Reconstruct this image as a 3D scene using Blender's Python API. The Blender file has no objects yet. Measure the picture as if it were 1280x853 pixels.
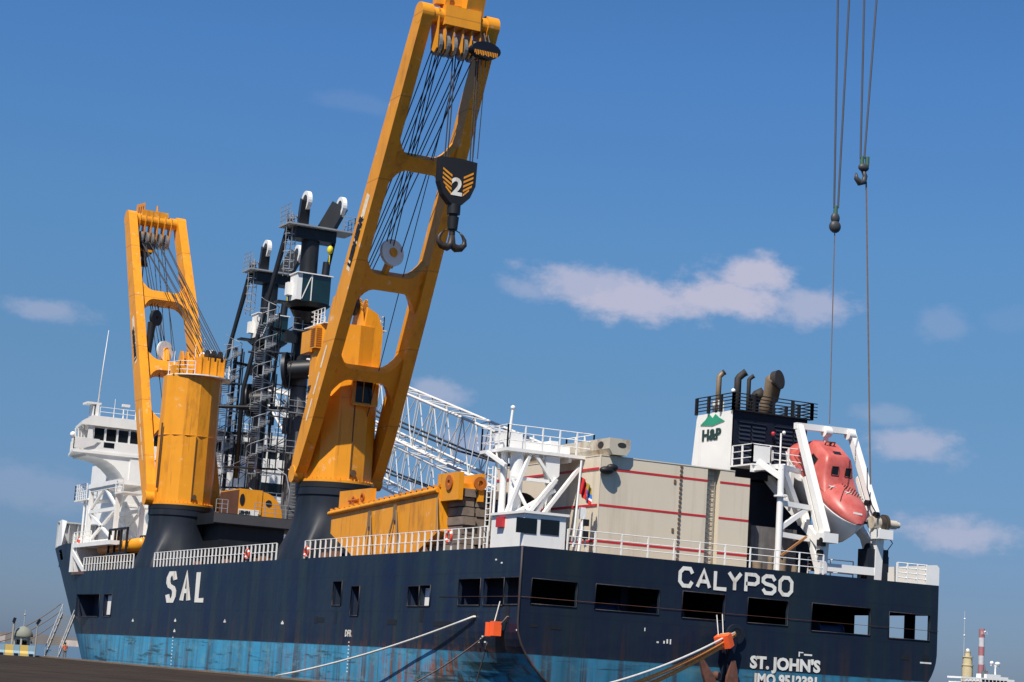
import bpy, bmesh, math, random
from mathutils import Vector, Matrix, Quaternion
random.seed(7)
R = math.radians
sc = bpy.context.scene
COL = sc.collection

# ------------------------------------------------------------------ camera
CAM = Vector((-53.424, -103.872, -1.104))
YAW, PITCH, ROLL, FPX = .4631, .1639, .0645, 2500.0
_f = Vector((math.sin(YAW)*math.cos(PITCH), math.cos(YAW)*math.cos(PITCH), math.sin(PITCH)))
_r = Vector((math.cos(YAW), -math.sin(YAW), 0)); _u = _r.cross(_f)
_r2 = _r*math.cos(ROLL)+_u*math.sin(ROLL); _u2 = -_r*math.sin(ROLL)+_u*math.cos(ROLL)
cd = bpy.data.cameras.new("camera"); cam = bpy.data.objects.new("camera", cd); COL.objects.link(cam)
cd.sensor_width = 36; cd.lens = FPX/1280*36; cd.clip_start = .5; cd.clip_end = 20000
m = Matrix((_r2, _u2, -_f)).transposed().to_4x4(); m.translation = CAM
cam.matrix_world = m
sc.camera = cam

# ------------------------------------------------------------------ light
SUN_AZ, SUN_EL = R(231), R(54)
SV = Vector((math.sin(SUN_AZ)*math.cos(SUN_EL), math.cos(SUN_AZ)*math.cos(SUN_EL), math.sin(SUN_EL)))
sl = bpy.data.lights.new("sun", 'SUN'); sl.energy = 5.0; sl.angle = R(.5); sl.color = (1, .93, .82)
so = bpy.data.objects.new("sun", sl); COL.objects.link(so); so.rotation_euler = SV.to_track_quat('Z', 'Y').to_euler()
so.location = (-60, -60, 80)
sc.view_settings.view_transform = 'Standard'; sc.view_settings.look = 'None'
sc.view_settings.exposure = 0.3; sc.view_settings.gamma = 1.0; sc.view_settings.use_curve_mapping = False

def ray(px, py): return _r2*((px-640)/FPX) + _u2*((426.5-py)/FPX) + _f

W = bpy.data.worlds.new("World"); sc.world = W; W.use_nodes = True
nt = W.node_tree; N = nt.nodes; L = nt.links
for n in list(N): N.remove(n)
out = N.new('ShaderNodeOutputWorld'); bg = N.new('ShaderNodeBackground'); bg.inputs['Strength'].default_value = .08
L.new(bg.outputs[0], out.inputs[0])
sky = N.new('ShaderNodeTexSky'); sky.sky_type = 'NISHITA'; sky.sun_disc = False
sky.sun_elevation = SUN_EL; sky.sun_rotation = SUN_AZ; sky.altitude = 0; sky.air_density = 1.0; sky.dust_density = .6; sky.ozone_density = 3.0
def mth(op, a, b=None, c=None, clamp=False):
    n = N.new('ShaderNodeMath'); n.operation = op; n.use_clamp = clamp
    for i, v in enumerate((a, b, c)):
        if v is None: continue
        if isinstance(v, (int, float)): n.inputs[i].default_value = v
        else: L.new(v, n.inputs[i])
    return n.outputs[0]
def vdot(a, v):
    n = N.new('ShaderNodeVectorMath'); n.operation = 'DOT_PRODUCT'; L.new(a, n.inputs[0]); n.inputs[1].default_value = v
    return n.outputs['Value']
tc = N.new('ShaderNodeTexCoord'); D = tc.outputs['Generated']
mpn = N.new('ShaderNodeMapping'); mpn.vector_type = 'TEXTURE'; mpn.inputs['Scale'].default_value = (1, 1, .6); L.new(D, mpn.inputs[0])
nz = N.new('ShaderNodeTexNoise'); nz.inputs['Scale'].default_value = 46; nz.inputs['Detail'].default_value = 6; nz.inputs['Roughness'].default_value = .62
L.new(mpn.outputs[0], nz.inputs['Vector'])
# (direction of the cloud, half width, half height, density)
CL = [((745, 358), 130, 34, .75), ((810, 374), 140, 40, .9), ((905, 372), 125, 36, .95), ((940, 346), 70, 36, .95), ((1010, 384), 85, 34, .65),
      ((655, 362), 45, 24, .4), ((58, 386), 75, 18, .4), ((545, 490), 55, 22, .5), ((1150, 558), 75, 30, .6), ((1190, 668), 95, 30, .65),
      ((1180, 408), 50, 30, .18), ((40, 610), 130, 36, .18), ((590, 555), 60, 28, .45), ((1110, 520), 60, 18, .25), ((450, 130), 70, 18, .07), ((1260, 400), 50, 26, .06)]
mask = None
for (px, py), a, b, dn in CL:
    c = ray(px, py).normalized(); rr = c.cross(Vector((0, 0, 1))).normalized(); uu = rr.cross(c)
    rr, uu = (rr*math.cos(-.05)+uu*math.sin(-.05)), (uu*math.cos(-.05)-rr*math.sin(-.05))
    x = mth('MULTIPLY', vdot(D, rr), FPX/a); y = mth('MULTIPLY', vdot(D, uu), FPX/b)
    r2 = mth('ADD', mth('MULTIPLY', x, x), mth('MULTIPLY', y, y))
    v = mth('SUBTRACT', 1.0, mth('POWER', r2, .5))
    front = mth('GREATER_THAN', vdot(D, c), 0)
    e = mth('ADD', mth('MULTIPLY', v, .85), mth('MULTIPLY', mth('SUBTRACT', nz.outputs[0], .5), 1.35))
    s = N.new('ShaderNodeMapRange'); s.interpolation_type = 'SMOOTHSTEP'; s.inputs['From Min'].default_value = .04; s.inputs['From Max'].default_value = .62
    s.inputs['To Max'].default_value = dn; L.new(e, s.inputs['Value'])
    w = mth('MULTIPLY', s.outputs[0], front)
    mask = w if mask is None else mth('MAXIMUM', mask, w)
# clear deep-blue air: grade of the sky with the height above the horizon
sz = N.new('ShaderNodeSeparateXYZ'); L.new(D, sz.inputs[0])
rmp = N.new('ShaderNodeValToRGB'); L.new(sz.outputs[2], rmp.inputs[0]); cr = rmp.color_ramp; cr.interpolation = 'LINEAR'
stops = [(0.0, (.36, .485, .83)), (.05, (.36, .48, .77)), (.145, (.44, .64, .82)), (.216, (.50, .78, 1.0)), (.30, (.48, .83, 1.17)), (.6, (.36, .62, .95))]
cr.elements[0].position, cr.elements[0].color = stops[0][0], (*stops[0][1], 1)
cr.elements[1].position, cr.elements[1].color = stops[-1][0], (*stops[-1][1], 1)
for p_, c_ in stops[1:-1]:
    e_ = cr.elements.new(p_); e_.color = (*c_, 1)
g1 = N.new('ShaderNodeMix'); g1.data_type = 'RGBA'; g1.blend_type = 'MULTIPLY'; g1.inputs['Factor'].default_value = 1
L.new(sky.outputs[0], g1.inputs['A']); L.new(rmp.outputs[0], g1.inputs['B'])
gm = N.new('ShaderNodeGamma'); gm.inputs[1].default_value = 1.0; L.new(g1.outputs['Result'], gm.inputs[0])
mx = N.new('ShaderNodeMix'); mx.data_type = 'RGBA'; L.new(mask, mx.inputs['Factor']); L.new(gm.outputs[0], mx.inputs['A'])
mx.inputs['B'].default_value = (5.2, 5.2, 6.6, 1)
L.new(mx.outputs['Result'], bg.inputs['Color'])

# ------------------------------------------------------------------ survey helpers: where a sight line meets a real plane of the ship
def on_x(px, py, x): d = ray(px, py); return CAM + d*((x-CAM.x)/d.x)
def on_y(px, py, y): d = ray(px, py); return CAM + d*((y-CAM.y)/d.y)
def on_z(px, py, z): d = ray(px, py); return CAM + d*((z-CAM.z)/d.z)

# ------------------------------------------------------------------ materials
def mat(name, col, rough=.5, metal=0, var=.12, vscale=.6, dirt=None, dirt_amt=0, streak=(1.3, 1.3, .1), spec=.4, bump=0, bscale=1.0, chips=None, chip_amt=0, lo=.52, hi=.75, grime=0, seams=None):
    M = bpy.data.materials.new(name); M.use_nodes = True
    t = M.node_tree; n = t.nodes; l = t.links; b = n['Principled BSDF']
    b.inputs['Roughness'].default_value = rough; b.inputs['Metallic'].default_value = metal; b.inputs['Specular IOR Level'].default_value = spec
    g = n.new('ShaderNodeNewGeometry')
    nz = n.new('ShaderNodeTexNoise'); nz.inputs['Scale'].default_value = vscale; nz.inputs['Detail'].default_value = 5; l.new(g.outputs['Position'], nz.inputs['Vector'])
    mr = n.new('ShaderNodeMapRange'); mr.inputs['From Min'].default_value = .25; mr.inputs['From Max'].default_value = .75
    mr.inputs['To Min'].default_value = 1-var; mr.inputs['To Max'].default_value = 1+var; l.new(nz.outputs[0], mr.inputs[0])
    mul = n.new('ShaderNodeMix'); mul.data_type = 'RGBA'; mul.blend_type = 'MULTIPLY'; mul.inputs['Factor'].default_value = 1
    mul.inputs['A'].default_value = (*col, 1); l.new(mr.outputs[0], mul.inputs['B'])
    c = mul.outputs['Result']
    if dirt:
        mp = n.new('ShaderNodeMapping'); mp.inputs['Scale'].default_value = streak; l.new(g.outputs['Position'], mp.inputs[0])
        ns = n.new('ShaderNodeTexNoise'); ns.inputs['Scale'].default_value = 1; ns.inputs['Detail'].default_value = 6; ns.inputs['Roughness'].default_value = .65; l.new(mp.outputs[0], ns.inputs['Vector'])
        rs = n.new('ShaderNodeMapRange'); rs.inputs['From Min'].default_value = lo; rs.inputs['From Max'].default_value = hi; rs.inputs['To Max'].default_value = dirt_amt; l.new(ns.outputs[0], rs.inputs[0])
        m2 = n.new('ShaderNodeMix'); m2.data_type = 'RGBA'; l.new(rs.outputs[0], m2.inputs['Factor']); l.new(c, m2.inputs['A']); m2.inputs['B'].default_value = (*dirt, 1); c = m2.outputs['Result']
    if chips:
        nc = n.new('ShaderNodeTexNoise'); nc.inputs['Scale'].default_value = 1.1; nc.inputs['Detail'].default_value = 8; nc.inputs['Roughness'].default_value = .7; l.new(g.outputs['Position'], nc.inputs['Vector'])
        rc = n.new('ShaderNodeMapRange'); rc.inputs['From Min'].default_value = .6; rc.inputs['From Max'].default_value = .7; rc.inputs['To Max'].default_value = chip_amt; l.new(nc.outputs[0], rc.inputs[0])
        m3 = n.new('ShaderNodeMix'); m3.data_type = 'RGBA'; l.new(rc.outputs[0], m3.inputs['Factor']); l.new(c, m3.inputs['A']); m3.inputs['B'].default_value = (*chips, 1); c = m3.outputs['Result']
    if grime:
        for sc_, mp_, a0, a1, colr, amt in ((.5, (1, 1, .35), .57, .72, (.12, .05, .015), grime), (1.0, (2.4, 2.4, .14), .58, .66, (.17, .06, .012), grime*.8)):
            mp = n.new('ShaderNodeMapping'); mp.inputs['Scale'].default_value = mp_; l.new(g.outputs['Position'], mp.inputs[0])
            ng = n.new('ShaderNodeTexNoise'); ng.inputs['Scale'].default_value = sc_; ng.inputs['Detail'].default_value = 7; ng.inputs['Roughness'].default_value = .68; l.new(mp.outputs[0], ng.inputs['Vector'])
            rg = n.new('ShaderNodeMapRange'); rg.inputs['From Min'].default_value = a0; rg.inputs['From Max'].default_value = a1; rg.inputs['To Max'].default_value = amt; l.new(ng.outputs[0], rg.inputs[0])
            m4 = n.new('ShaderNodeMix'); m4.data_type = 'RGBA'; l.new(rg.outputs[0], m4.inputs['Factor']); l.new(c, m4.inputs['A']); m4.inputs['B'].default_value = (*colr, 1); c = m4.outputs['Result']
    if seams:
        sp = n.new('ShaderNodeSeparateXYZ'); l.new(g.outputs['Position'], sp.inputs[0])
        pp = n.new('ShaderNodeMath'); pp.operation = 'PINGPONG'; l.new(sp.outputs[2], pp.inputs[0]); pp.inputs[1].default_value = seams/2
        rp = n.new('ShaderNodeMapRange'); rp.inputs['From Min'].default_value = .07; rp.inputs['From Max'].default_value = .02; rp.inputs['To Max'].default_value = .5; l.new(pp.outputs[0], rp.inputs[0])
        m5 = n.new('ShaderNodeMix'); m5.data_type = 'RGBA'; l.new(rp.outputs[0], m5.inputs['Factor']); l.new(c, m5.inputs['A']); m5.inputs['B'].default_value = (.3, .1, .02, 1); c = m5.outputs['Result']
    l.new(c, b.inputs['Base Color'])
    if bump:
        nb = n.new('ShaderNodeTexNoise'); nb.inputs['Scale'].default_value = bscale; nb.inputs['Detail'].default_value = 3; l.new(g.outputs['Position'], nb.inputs['Vector'])
        bp = n.new('ShaderNodeBump'); bp.inputs['Strength'].default_value = bump; bp.inputs['Distance'].default_value = .1; l.new(nb.outputs[0], bp.inputs['Height']); l.new(bp.outputs[0], b.inputs['Normal'])
    return M
RUST = (.16, .055, .02)
orange = mat('orange_paint', (.74, .295, .014), .42, var=.07, dirt=(.45, .13, .02), dirt_amt=.35, chips=(.75, .55, .36), chip_amt=.55, bump=.08, grime=.5)
orange_boom = mat('orange_boom_paint', (.74, .295, .014), .45, var=.08, dirt=(.42, .15, .04), dirt_amt=.4, streak=(.8, .8, .25), chips=(.8, .62, .45), chip_amt=.7, bump=.06, grime=.45, seams=5.6)
white = mat('white_paint', (.78, .77, .74), .45, var=.05, dirt=(.5, .36, .22), dirt_amt=.35, streak=(1.6, 1.6, .2), lo=.58)
white_rail = mat('white_rail_paint', (.8, .79, .76), .5, var=.06, dirt=(.4, .17, .07), dirt_amt=.6, streak=(2.5, 2.5, 1.2), lo=.57)
white_clean = mat('white_lettering', (.74, .72, .66), .6, var=.08, dirt=(.34, .22, .13), dirt_amt=.75, streak=(1.6, 1.6, .35), lo=.52, hi=.72)
navy = mat('navy_paint', (.013, .018, .028), .5, var=.2, dirt=(.028, .032, .034), dirt_amt=.6, spec=.25)
navy_dark = mat('dark_navy_paint', (.008, .011, .022), .5, var=.2, spec=.2)
black = mat('black_steel', (.012, .012, .013), .5, var=.2)
charcoal = mat('charcoal_crane_paint', (.010, .012, .015), .45, var=.25, dirt=(.035, .035, .035), dirt_amt=.5)
grey = mat('galvanised_steel', (.33, .35, .37), .5, metal=.3, var=.15)
lgrey = mat('grey_paint', (.42, .43, .44), .5, var=.1)
glass = mat('window_glass', (.008, .012, .016), .08, var=.1, spec=.25)
greenglass = mat('green_cab_glass', (.006, .022, .02), .06, var=.2, spec=.8)
beige = mat('beige_paint', (.65, .57, .44), .55, var=.05, vscale=.3, dirt=(.32, .26, .19), dirt_amt=.45, streak=(1.2, 1.2, .08))
beige_rusty = mat('beige_rusty_paint', (.5, .45, .36), .6, var=.08, dirt=RUST, dirt_amt=.7, streak=(1.2, 1.2, .9), lo=.5)
red = mat('red_paint', (.5, .03, .035), .45, var=.08)
boat_red = mat('faded_red_gelcoat', (.46, .08, .066), .4, var=.12, vscale=1.4, dirt=(.58, .24, .21), dirt_amt=.5, streak=(.35, .35, .35), lo=.42, hi=.68, chips=(.6, .33, .3), chip_amt=.2)
boat_white = mat('white_gelcoat', (.72, .72, .72), .35, var=.06)
orange_guard = mat('fluorescent_orange_plastic', (.95, .13, .03), .5, var=.08)
rope_white = mat('white_rope', (.62, .6, .56), .8, var=.15, vscale=4)
rope_orange = mat('tan_orange_rope', (.85, .28, .06), .8, var=.2, vscale=4)
rope_dark = mat('dark_wire_rope', (.03, .03, .034), .6, var=.2, vscale=4)
rope_brown = mat('brown_rope', (.16, .12, .1), .8, var=.2, vscale=4)
rustm = mat('rusty_iron', (.11, .045, .03), .75, var=.35, vscale=2.5, dirt=(.05, .03, .025), dirt_amt=.6)
timber = mat('weathered_timber', (.19, .15, .12), .85, var=.35, vscale=1.1, dirt=(.07, .05, .04), dirt_amt=.6, streak=(3, .8, 3))
concrete = mat('weathered_concrete', (.3, .29, .26), .85, var=.15)
yellow = mat('yellow_block_paint', (.62, .45, .14), .7, var=.12)
ltblue = mat('pale_blue_block_paint', (.25, .38, .47), .7, var=.12)
funnel_metal = mat('scorched_pipe_metal', (.22, .16, .10), .5, metal=.2, var=.15, dirt=(.1, .06, .04), dirt_amt=.5, streak=(1, 1, .6))
soot = mat('sooty_pipe_metal', (.03, .025, .022), .7, var=.3)
green = mat('emblem_green', (.03, .28, .17), .5, var=.1)
skin = mat('brown_skin', (.2, .1, .06), .6); vest = mat('orange_red_vest', (.65, .12, .06), .8); trousers = mat('khaki_trousers', (.16, .13, .09), .8); hair = mat('black_hair', (.01, .01, .01), .7)
cream = mat('cream_masonry', (.55, .45, .26), .8, var=.08)
flag_red = mat('flag_red_cloth', (.6, .02, .02), .8); flag_blue = mat('flag_blue_cloth', (.03, .15, .5), .8); flag_yellow = mat('flag_yellow_cloth', (.4, .28, .04), .8)
brown_plate = mat('brown_panel', (.1, .045, .03), .6)

def hull_material():
    M = bpy.data.materials.new('hull_paint'); M.use_nodes = True
    t = M.node_tree; n = t.nodes; l = t.links; b = n['Principled BSDF']; b.inputs['Roughness'].default_value = .42; b.inputs['Specular IOR Level'].default_value = .22
    g = n.new('ShaderNodeNewGeometry'); P = g.outputs['Position']
    sx = n.new('ShaderNodeSeparateXYZ'); l.new(P, sx.inputs[0])
    def noise(scale, detail=5, mp=None, rough=.6):
        q = n.new('ShaderNodeTexNoise'); q.inputs['Scale'].default_value = scale; q.inputs['Detail'].default_value = detail; q.inputs['Roughness'].default_value = rough
        if mp:
            k = n.new('ShaderNodeMapping'); k.inputs['Scale'].default_value = mp; l.new(P, k.inputs[0]); l.new(k.outputs[0], q.inputs['Vector'])
        else: l.new(P, q.inputs['Vector'])
        return q.outputs[0]
    def rng(v, a, b_, c=0, d=1):
        q = n.new('ShaderNodeMapRange'); l.new(v, q.inputs[0])
        for k, x in zip(('From Min', 'From Max', 'To Min', 'To Max'), (a, b_, c, d)): q.inputs[k].default_value = x
        return q.outputs[0]
    def mul(a, c):
        q = n.new('ShaderNodeMath'); q.operation = 'MULTIPLY'; l.new(a, q.inputs[0])
        if isinstance(c, float): q.inputs[1].default_value = c
        else: l.new(c, q.inputs[1])
        return q.outputs[0]
    def mix(f, a, c, bt='MIX'):
        q = n.new('ShaderNodeMix'); q.data_type = 'RGBA'; q.blend_type = bt
        if isinstance(f, float): q.inputs['Factor'].default_value = f
        else: l.new(f, q.inputs['Factor'])
        for s, v in (('A', a), ('B', c)):
            if isinstance(v, tuple): q.inputs[s].default_value = (*v, 1)
            else: l.new(v, q.inputs[s])
        return q.outputs['Result']
    nv = mix(rng(noise(.16, 4), .35, .65), (.008, .015, .038), (.013, .023, .048))
    nv = mix(rng(noise(.35, 3, (.5, .5, .9)), .58, .6, 0, .45), nv, (.007, .014, .048))        # touched-up paint
    bl = mix(rng(noise(.3, 5), .3, .7), (.038, .27, .47), (.062, .31, .50))
    # slightly wavy paint edge
    zz = n.new('ShaderNodeMath'); zz.operation = 'ADD'; l.new(sx.outputs[2], zz.inputs[0]); l.new(rng(noise(2.0, 2), 0, 1, -.03, .03), zz.inputs[1])
    col = mix(rng(zz.outputs[0], -.015, .015), bl, nv)
    low = rng(sx.outputs[2], 2.6, -1.5, 0, 1)
    # vertical weathering streaks (grey-green algae, then rust)
    col = mix(mul(rng(noise(1, 5, (.45, .45, .03)), .45, .68), .62), col, (.024, .042, .038))
    stern = rng(sx.outputs[1], 46, 8, .12, 1)
    col = mix(mul(mul(rng(noise(1, 6, (.8, .7, .03), .7), .515, .585), mul(low, .85)), rng(sx.outputs[1], 70, 15, .6, 1)), col, (.07, .036, .02))
    col = mix(mul(mul(mul(rng(noise(1, 6, (1.5, 1.5, .07), .75), .485, .54), rng(noise(1, 3, (.22, .2, .5)), .40, .56, .1, 1)), rng(sx.outputs[2], .5, -.9, 0, 1)), mul(stern, rng(sx.outputs[0], 1.5, .8, .12, 1))), col, (.26, .075, .02))
    # fender scuffs along the boot topping
    col = mix(mul(rng(noise(1, 5, (.12, .12, 1.6), .7), .55, .62), rng(sx.outputs[2], .3, -.5, 0, .85)), col, (.03, .055, .06))
    col = mix(mul(rng(noise(.9, 6, (.5, .5, 1.2), .7), .52, .66), rng(sx.outputs[2], .1, -.2, 0, .5)), col, (.16, .34, .40))
    # stern tuck stained green-brown
    tuck = mul(rng(sx.outputs[1], 12, 4), rng(sx.outputs[0], 1.2, .2, 0, 1))
    col = mix(mul(mul(tuck, rng(sx.outputs[2], .2, -.4)), rng(noise(.5, 5), .3, .6, .5, .95)), col, (.028, .046, .038))
    # plate seams
    for axis, pitch in ((1, 9.0), (2, 2.35)):
        q = n.new('ShaderNodeMath'); q.operation = 'PINGPONG'; l.new(sx.outputs[axis], q.inputs[0]); q.inputs[1].default_value = pitch/2
        col = mix(rng(q.outputs[0], .06, .0, 0, .45), col, (.008, .012, .02))
    l.new(col, b.inputs['Base Color'])
    bp = n.new('ShaderNodeBump'); bp.inputs['Strength'].default_value = .4; bp.inputs['Distance'].default_value = .12
    l.new(noise(.55, 2), bp.inputs['Height']); l.new(bp.outputs[0], b.inputs['Normal'])
    return M
hullm = hull_material()
def ground_material():
    M = mat('oily_quay_asphalt', (.036, .028, .022), .9, var=.3, vscale=.25, dirt=(.075, .052, .035), dirt_amt=.7, streak=(.25, .06, 1), bump=.6, bscale=2.0, spec=.08)
    return M
quaym = ground_material()
coping = mat('quay_coping_concrete', (.17, .125, .09), .9, var=.25, vscale=.5, dirt=(.06, .05, .04), dirt_amt=.6, streak=(.6, .6, 1))
seam = mat('harbour_water', (.012, .045, .075), .12, var=.1, bump=.8, bscale=.8)
shorem = mat('hazy_shore_earth', (.25, .22, .2), .9, var=.2, vscale=.02)

# ------------------------------------------------------------------ mesh helpers
class MB:
    def __init__(s): s.v = []; s.f = []; s.sm = []; s.mi = []; s.m = 0
    def add(s, vs, fs, smooth=False):
        o = len(s.v); s.v += [Vector(x) for x in vs]
        for f in fs: s.f.append([i+o for i in f]); s.sm.append(smooth); s.mi.append(s.m)
        return s
    def box(s, a, b):
        x0, x1 = sorted((a[0], b[0])); y0, y1 = sorted((a[1], b[1])); z0, z1 = sorted((a[2], b[2]))
        return s.add([(x0,y0,z0),(x1,y0,z0),(x1,y1,z0),(x0,y1,z0),(x0,y0,z1),(x1,y0,z1),(x1,y1,z1),(x0,y1,z1)],
                     [(0,3,2,1),(4,5,6,7),(0,1,5,4),(1,2,6,5),(2,3,7,6),(3,0,4,7)])
    def bar(s, a, b, w, h, up=(0, 0, 1), w2=None, h2=None):
        """rectangular bar from a to b: w across, h along 'up'; w2/h2 taper the far end"""
        a, b = Vector(a), Vector(b); d = (b-a).normalized(); up = Vector(up)
        x = d.cross(up)
        if x.length < 1e-3: x = d.cross(Vector((0, 1, 0)))
        x.normalize(); y = x.cross(d)
        w2 = w if w2 is None else w2; h2 = h if h2 is None else h2
        vs = [a+x*i*w/2+y*j*h/2 for i, j in ((-1,-1),(1,-1),(1,1),(-1,1))]+[b+x*i*w2/2+y*j*h2/2 for i, j in ((-1,-1),(1,-1),(1,1),(-1,1))]
        return s.add(vs, [(0,3,2,1),(4,5,6,7),(0,1,5,4),(1,2,6,5),(2,3,7,6),(3,0,4,7)])
    def cyl(s, a, b, r, r2=None, n=12, caps=True):
        a, b = Vector(a), Vector(b); d = (b-a).normalized(); x = d.orthogonal().normalized(); y = d.cross(x); r2 = r if r2 is None else r2
        vs = []
        for c, q in ((a, r), (b, r2)):
            vs += [c+(x*math.cos(2*math.pi*i/n)+y*math.sin(2*math.pi*i/n))*q for i in range(n)]
        s.add(vs, [(i, (i+1) % n, n+(i+1) % n, n+i) for i in range(n)], n > 5)
        if caps:
            s.add(vs[:n], [tuple(range(n-1, -1, -1))]); s.add(vs[n:], [tuple(range(n))])
        return s
    def tube(s, pts, r, n=6):
        pts = [Vector(p) for p in pts]; vs = []; x = None
        for i, p in enumerate(pts):
            d = (pts[min(i+1, len(pts)-1)]-pts[max(i-1, 0)]).normalized()
            x = d.orthogonal().normalized() if x is None else (x-d*x.dot(d)).normalized()
            y = d.cross(x); q = r[i] if isinstance(r, (list, tuple)) else r
            vs += [p+(x*math.cos(2*math.pi*k/n)+y*math.sin(2*math.pi*k/n))*q for k in range(n)]
        fs = [(i*n+k, i*n+(k+1) % n, (i+1)*n+(k+1) % n, (i+1)*n+k) for i in range(len(pts)-1) for k in range(n)]
        fs += [tuple(range(n-1, -1, -1)), tuple((len(pts)-1)*n+k for k in range(n))]
        return s.add(vs, fs, True)
    def prism(s, poly, o, x, y, depth):
        """2D outline (CCW in x,y) at o, extruded from 0 to depth along x cross y"""
        o, x, y = Vector(o), Vector(x), Vector(y); nn = x.cross(y).normalized(); k = len(poly)
        vs = [o+x*p[0]+y*p[1] for p in poly]+[o+x*p[0]+y*p[1]+nn*depth for p in poly]
        return s.add(vs, [tuple(range(k-1, -1, -1)), tuple(range(k, 2*k))]+[(i, (i+1) % k, k+(i+1) % k, k+i) for i in range(k)])
    def loft(s, rings, smooth=True, caps=True):
        n = len(rings[0]); vs = [p for r in rings for p in r]
        s.add(vs, [(i*n+k, i*n+(k+1) % n, (i+1)*n+(k+1) % n, (i+1)*n+k) for i in range(len(rings)-1) for k in range(n)], smooth)
        if caps: s.add(rings[0], [tuple(range(n-1, -1, -1))]); s.add(rings[-1], [tuple(range(n))])
        return s
    def disc_ring(s, c, axis, r0, r1, w, n=24):
        c, axis = Vector(c), Vector(axis).normalized(); x = axis.orthogonal().normalized(); y = axis.cross(x); rings = []
        for q, t in ((r0, -w/2), (r1, -w/2), (r1, w/2), (r0, w/2), (r0, -w/2)):
            rings.append([c+axis*t+(x*math.cos(2*math.pi*i/n)+y*math.sin(2*math.pi*i/n))*q for i in range(n)])
        return s.loft(rings, False, False)
    def sphere(s, c, r, nu=14, nv=8, sq=(1, 1, 1)):
        c = Vector(c); rings = []
        for j in range(1, nv):
            t = math.pi*j/nv
            rings.append([c+Vector((math.sin(t)*math.cos(2*math.pi*i/nu)*r*sq[0], math.sin(t)*math.sin(2*math.pi*i/nu)*r*sq[1], -math.cos(t)*r*sq[2])) for i in range(nu)])
        return s.loft(rings, True, True)
    def rail(s, pts, h=1.3, step=1.5, r=.035, bars=3, post=.05):
        pts = [Vector(p) for p in pts]
        for a, b in zip(pts, pts[1:]):
            k = max(1, round((b-a).length/step))
            for i in range(k+1):
                p = a.lerp(b, i/k); s.bar(p, p+Vector((0, 0, h)), post*2, post*2, up=(0, 1, 0))
            for j in range(bars):
                z = Vector((0, 0, h*(j+1)/bars)); s.cyl(a+z, b+z, r, n=5, caps=False)
        return s
BASE = {}
def mesh_obj(name, mb, mats, base):
    me = bpy.data.meshes.new(name); base = Vector(base)
    me.from_pydata([tuple(v-base) for v in mb.v], [], mb.f)
    me.polygons.foreach_set('use_smooth', mb.sm); me.polygons.foreach_set('material_index', mb.mi)
    for mt in (mats if isinstance(mats, (list, tuple)) else [mats]): me.materials.append(mt)
    me.update()
    bm = bmesh.new(); bm.from_mesh(me); bmesh.ops.recalc_face_normals(bm, faces=bm.faces); bm.to_mesh(me); bm.free()
    o = bpy.data.objects.new(name, me); COL.objects.link(o); return o
def tag(o, label, cat, group=None):
    o['label'] = label; o['category'] = cat; o['kind'] = 'thing'
    if group: o['group'] = group
    return o
def thing(name, label, cat, loc=(0, 0, 0), group=None):
    o = bpy.data.objects.new(name, None); COL.objects.link(o); o.location = loc; o.empty_display_size = .5
    BASE[o] = Vector(loc); return tag(o, label, cat, group)
def part(name, mb, m, parent, label=None):
    o = mesh_obj(name, mb, m, BASE[parent]); o.parent = parent; BASE[o] = BASE[parent]
    if label: o['label'] = label
    return o
def single(name, mb, m, label, cat, base, group=None):
    o = mesh_obj(name, mb, m, base); o.location = base; BASE[o] = Vector(base); return tag(o, label, cat, group)
def structure(name, mb, m, base=(0, 0, 0), kind='structure'):
    o = mesh_obj(name, mb, m, base); o.location = base; o['kind'] = kind; return o
def copy_tree(o, parent=None):
    c = o.copy(); COL.objects.link(c); c.parent = parent
    for ch in list(o.children): copy_tree(ch, c)
    return c
def text_mb(mb, s, o, x, y, size, extrude=.02, bold=0.0, align='LEFT', sx=1.0):
    cu = bpy.data.curves.new('t', 'FONT'); cu.body = s; cu.size = size; cu.extrude = extrude; cu.offset = bold; cu.align_x = align; cu.resolution_u = 3
    t = bpy.data.objects.new('t', cu); COL.objects.link(t)
    dg = bpy.context.evaluated_depsgraph_get(); me = bpy.data.meshes.new_from_object(t.evaluated_get(dg))
    o, x, y = Vector(o), Vector(x).normalized(), Vector(y).normalized(); n = x.cross(y)
    mb.add([o+x*v.co.x*sx+y*v.co.y+n*(v.co.z+extrude) for v in me.vertices], [tuple(p.vertices) for p in me.polygons])
    bpy.data.objects.remove(t); bpy.data.curves.remove(cu); bpy.data.meshes.remove(me); return mb
STROKES = {  # painted block capitals on a 0.72 x 1 grid
 'C': [[(.72,.74),(.58,1),(.2,1),(0,.76),(0,.24),(.2,0),(.58,0),(.72,.26)]], 'A': [[(0,0),(.36,1),(.72,0)],[(.16,.34),(.56,.34)]],
 'L': [[(0,1),(0,0),(.68,0)]], 'Y': [[(0,1),(.36,.5),(.36,0)],[(.72,1),(.36,.5)]], 'P': [[(0,0),(0,1),(.55,1),(.72,.86),(.72,.58),(.55,.45),(0,.45)]],
 'S': [[(.72,.76),(.56,1),(.18,1),(0,.84),(0,.66),(.16,.54),(.56,.46),(.72,.34),(.72,.16),(.56,0),(.16,0),(0,.22)]],
 'O': [[(.2,1),(.52,1),(.72,.76),(.72,.24),(.52,0),(.2,0),(0,.24),(0,.76),(.2,1)]]}
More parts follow.
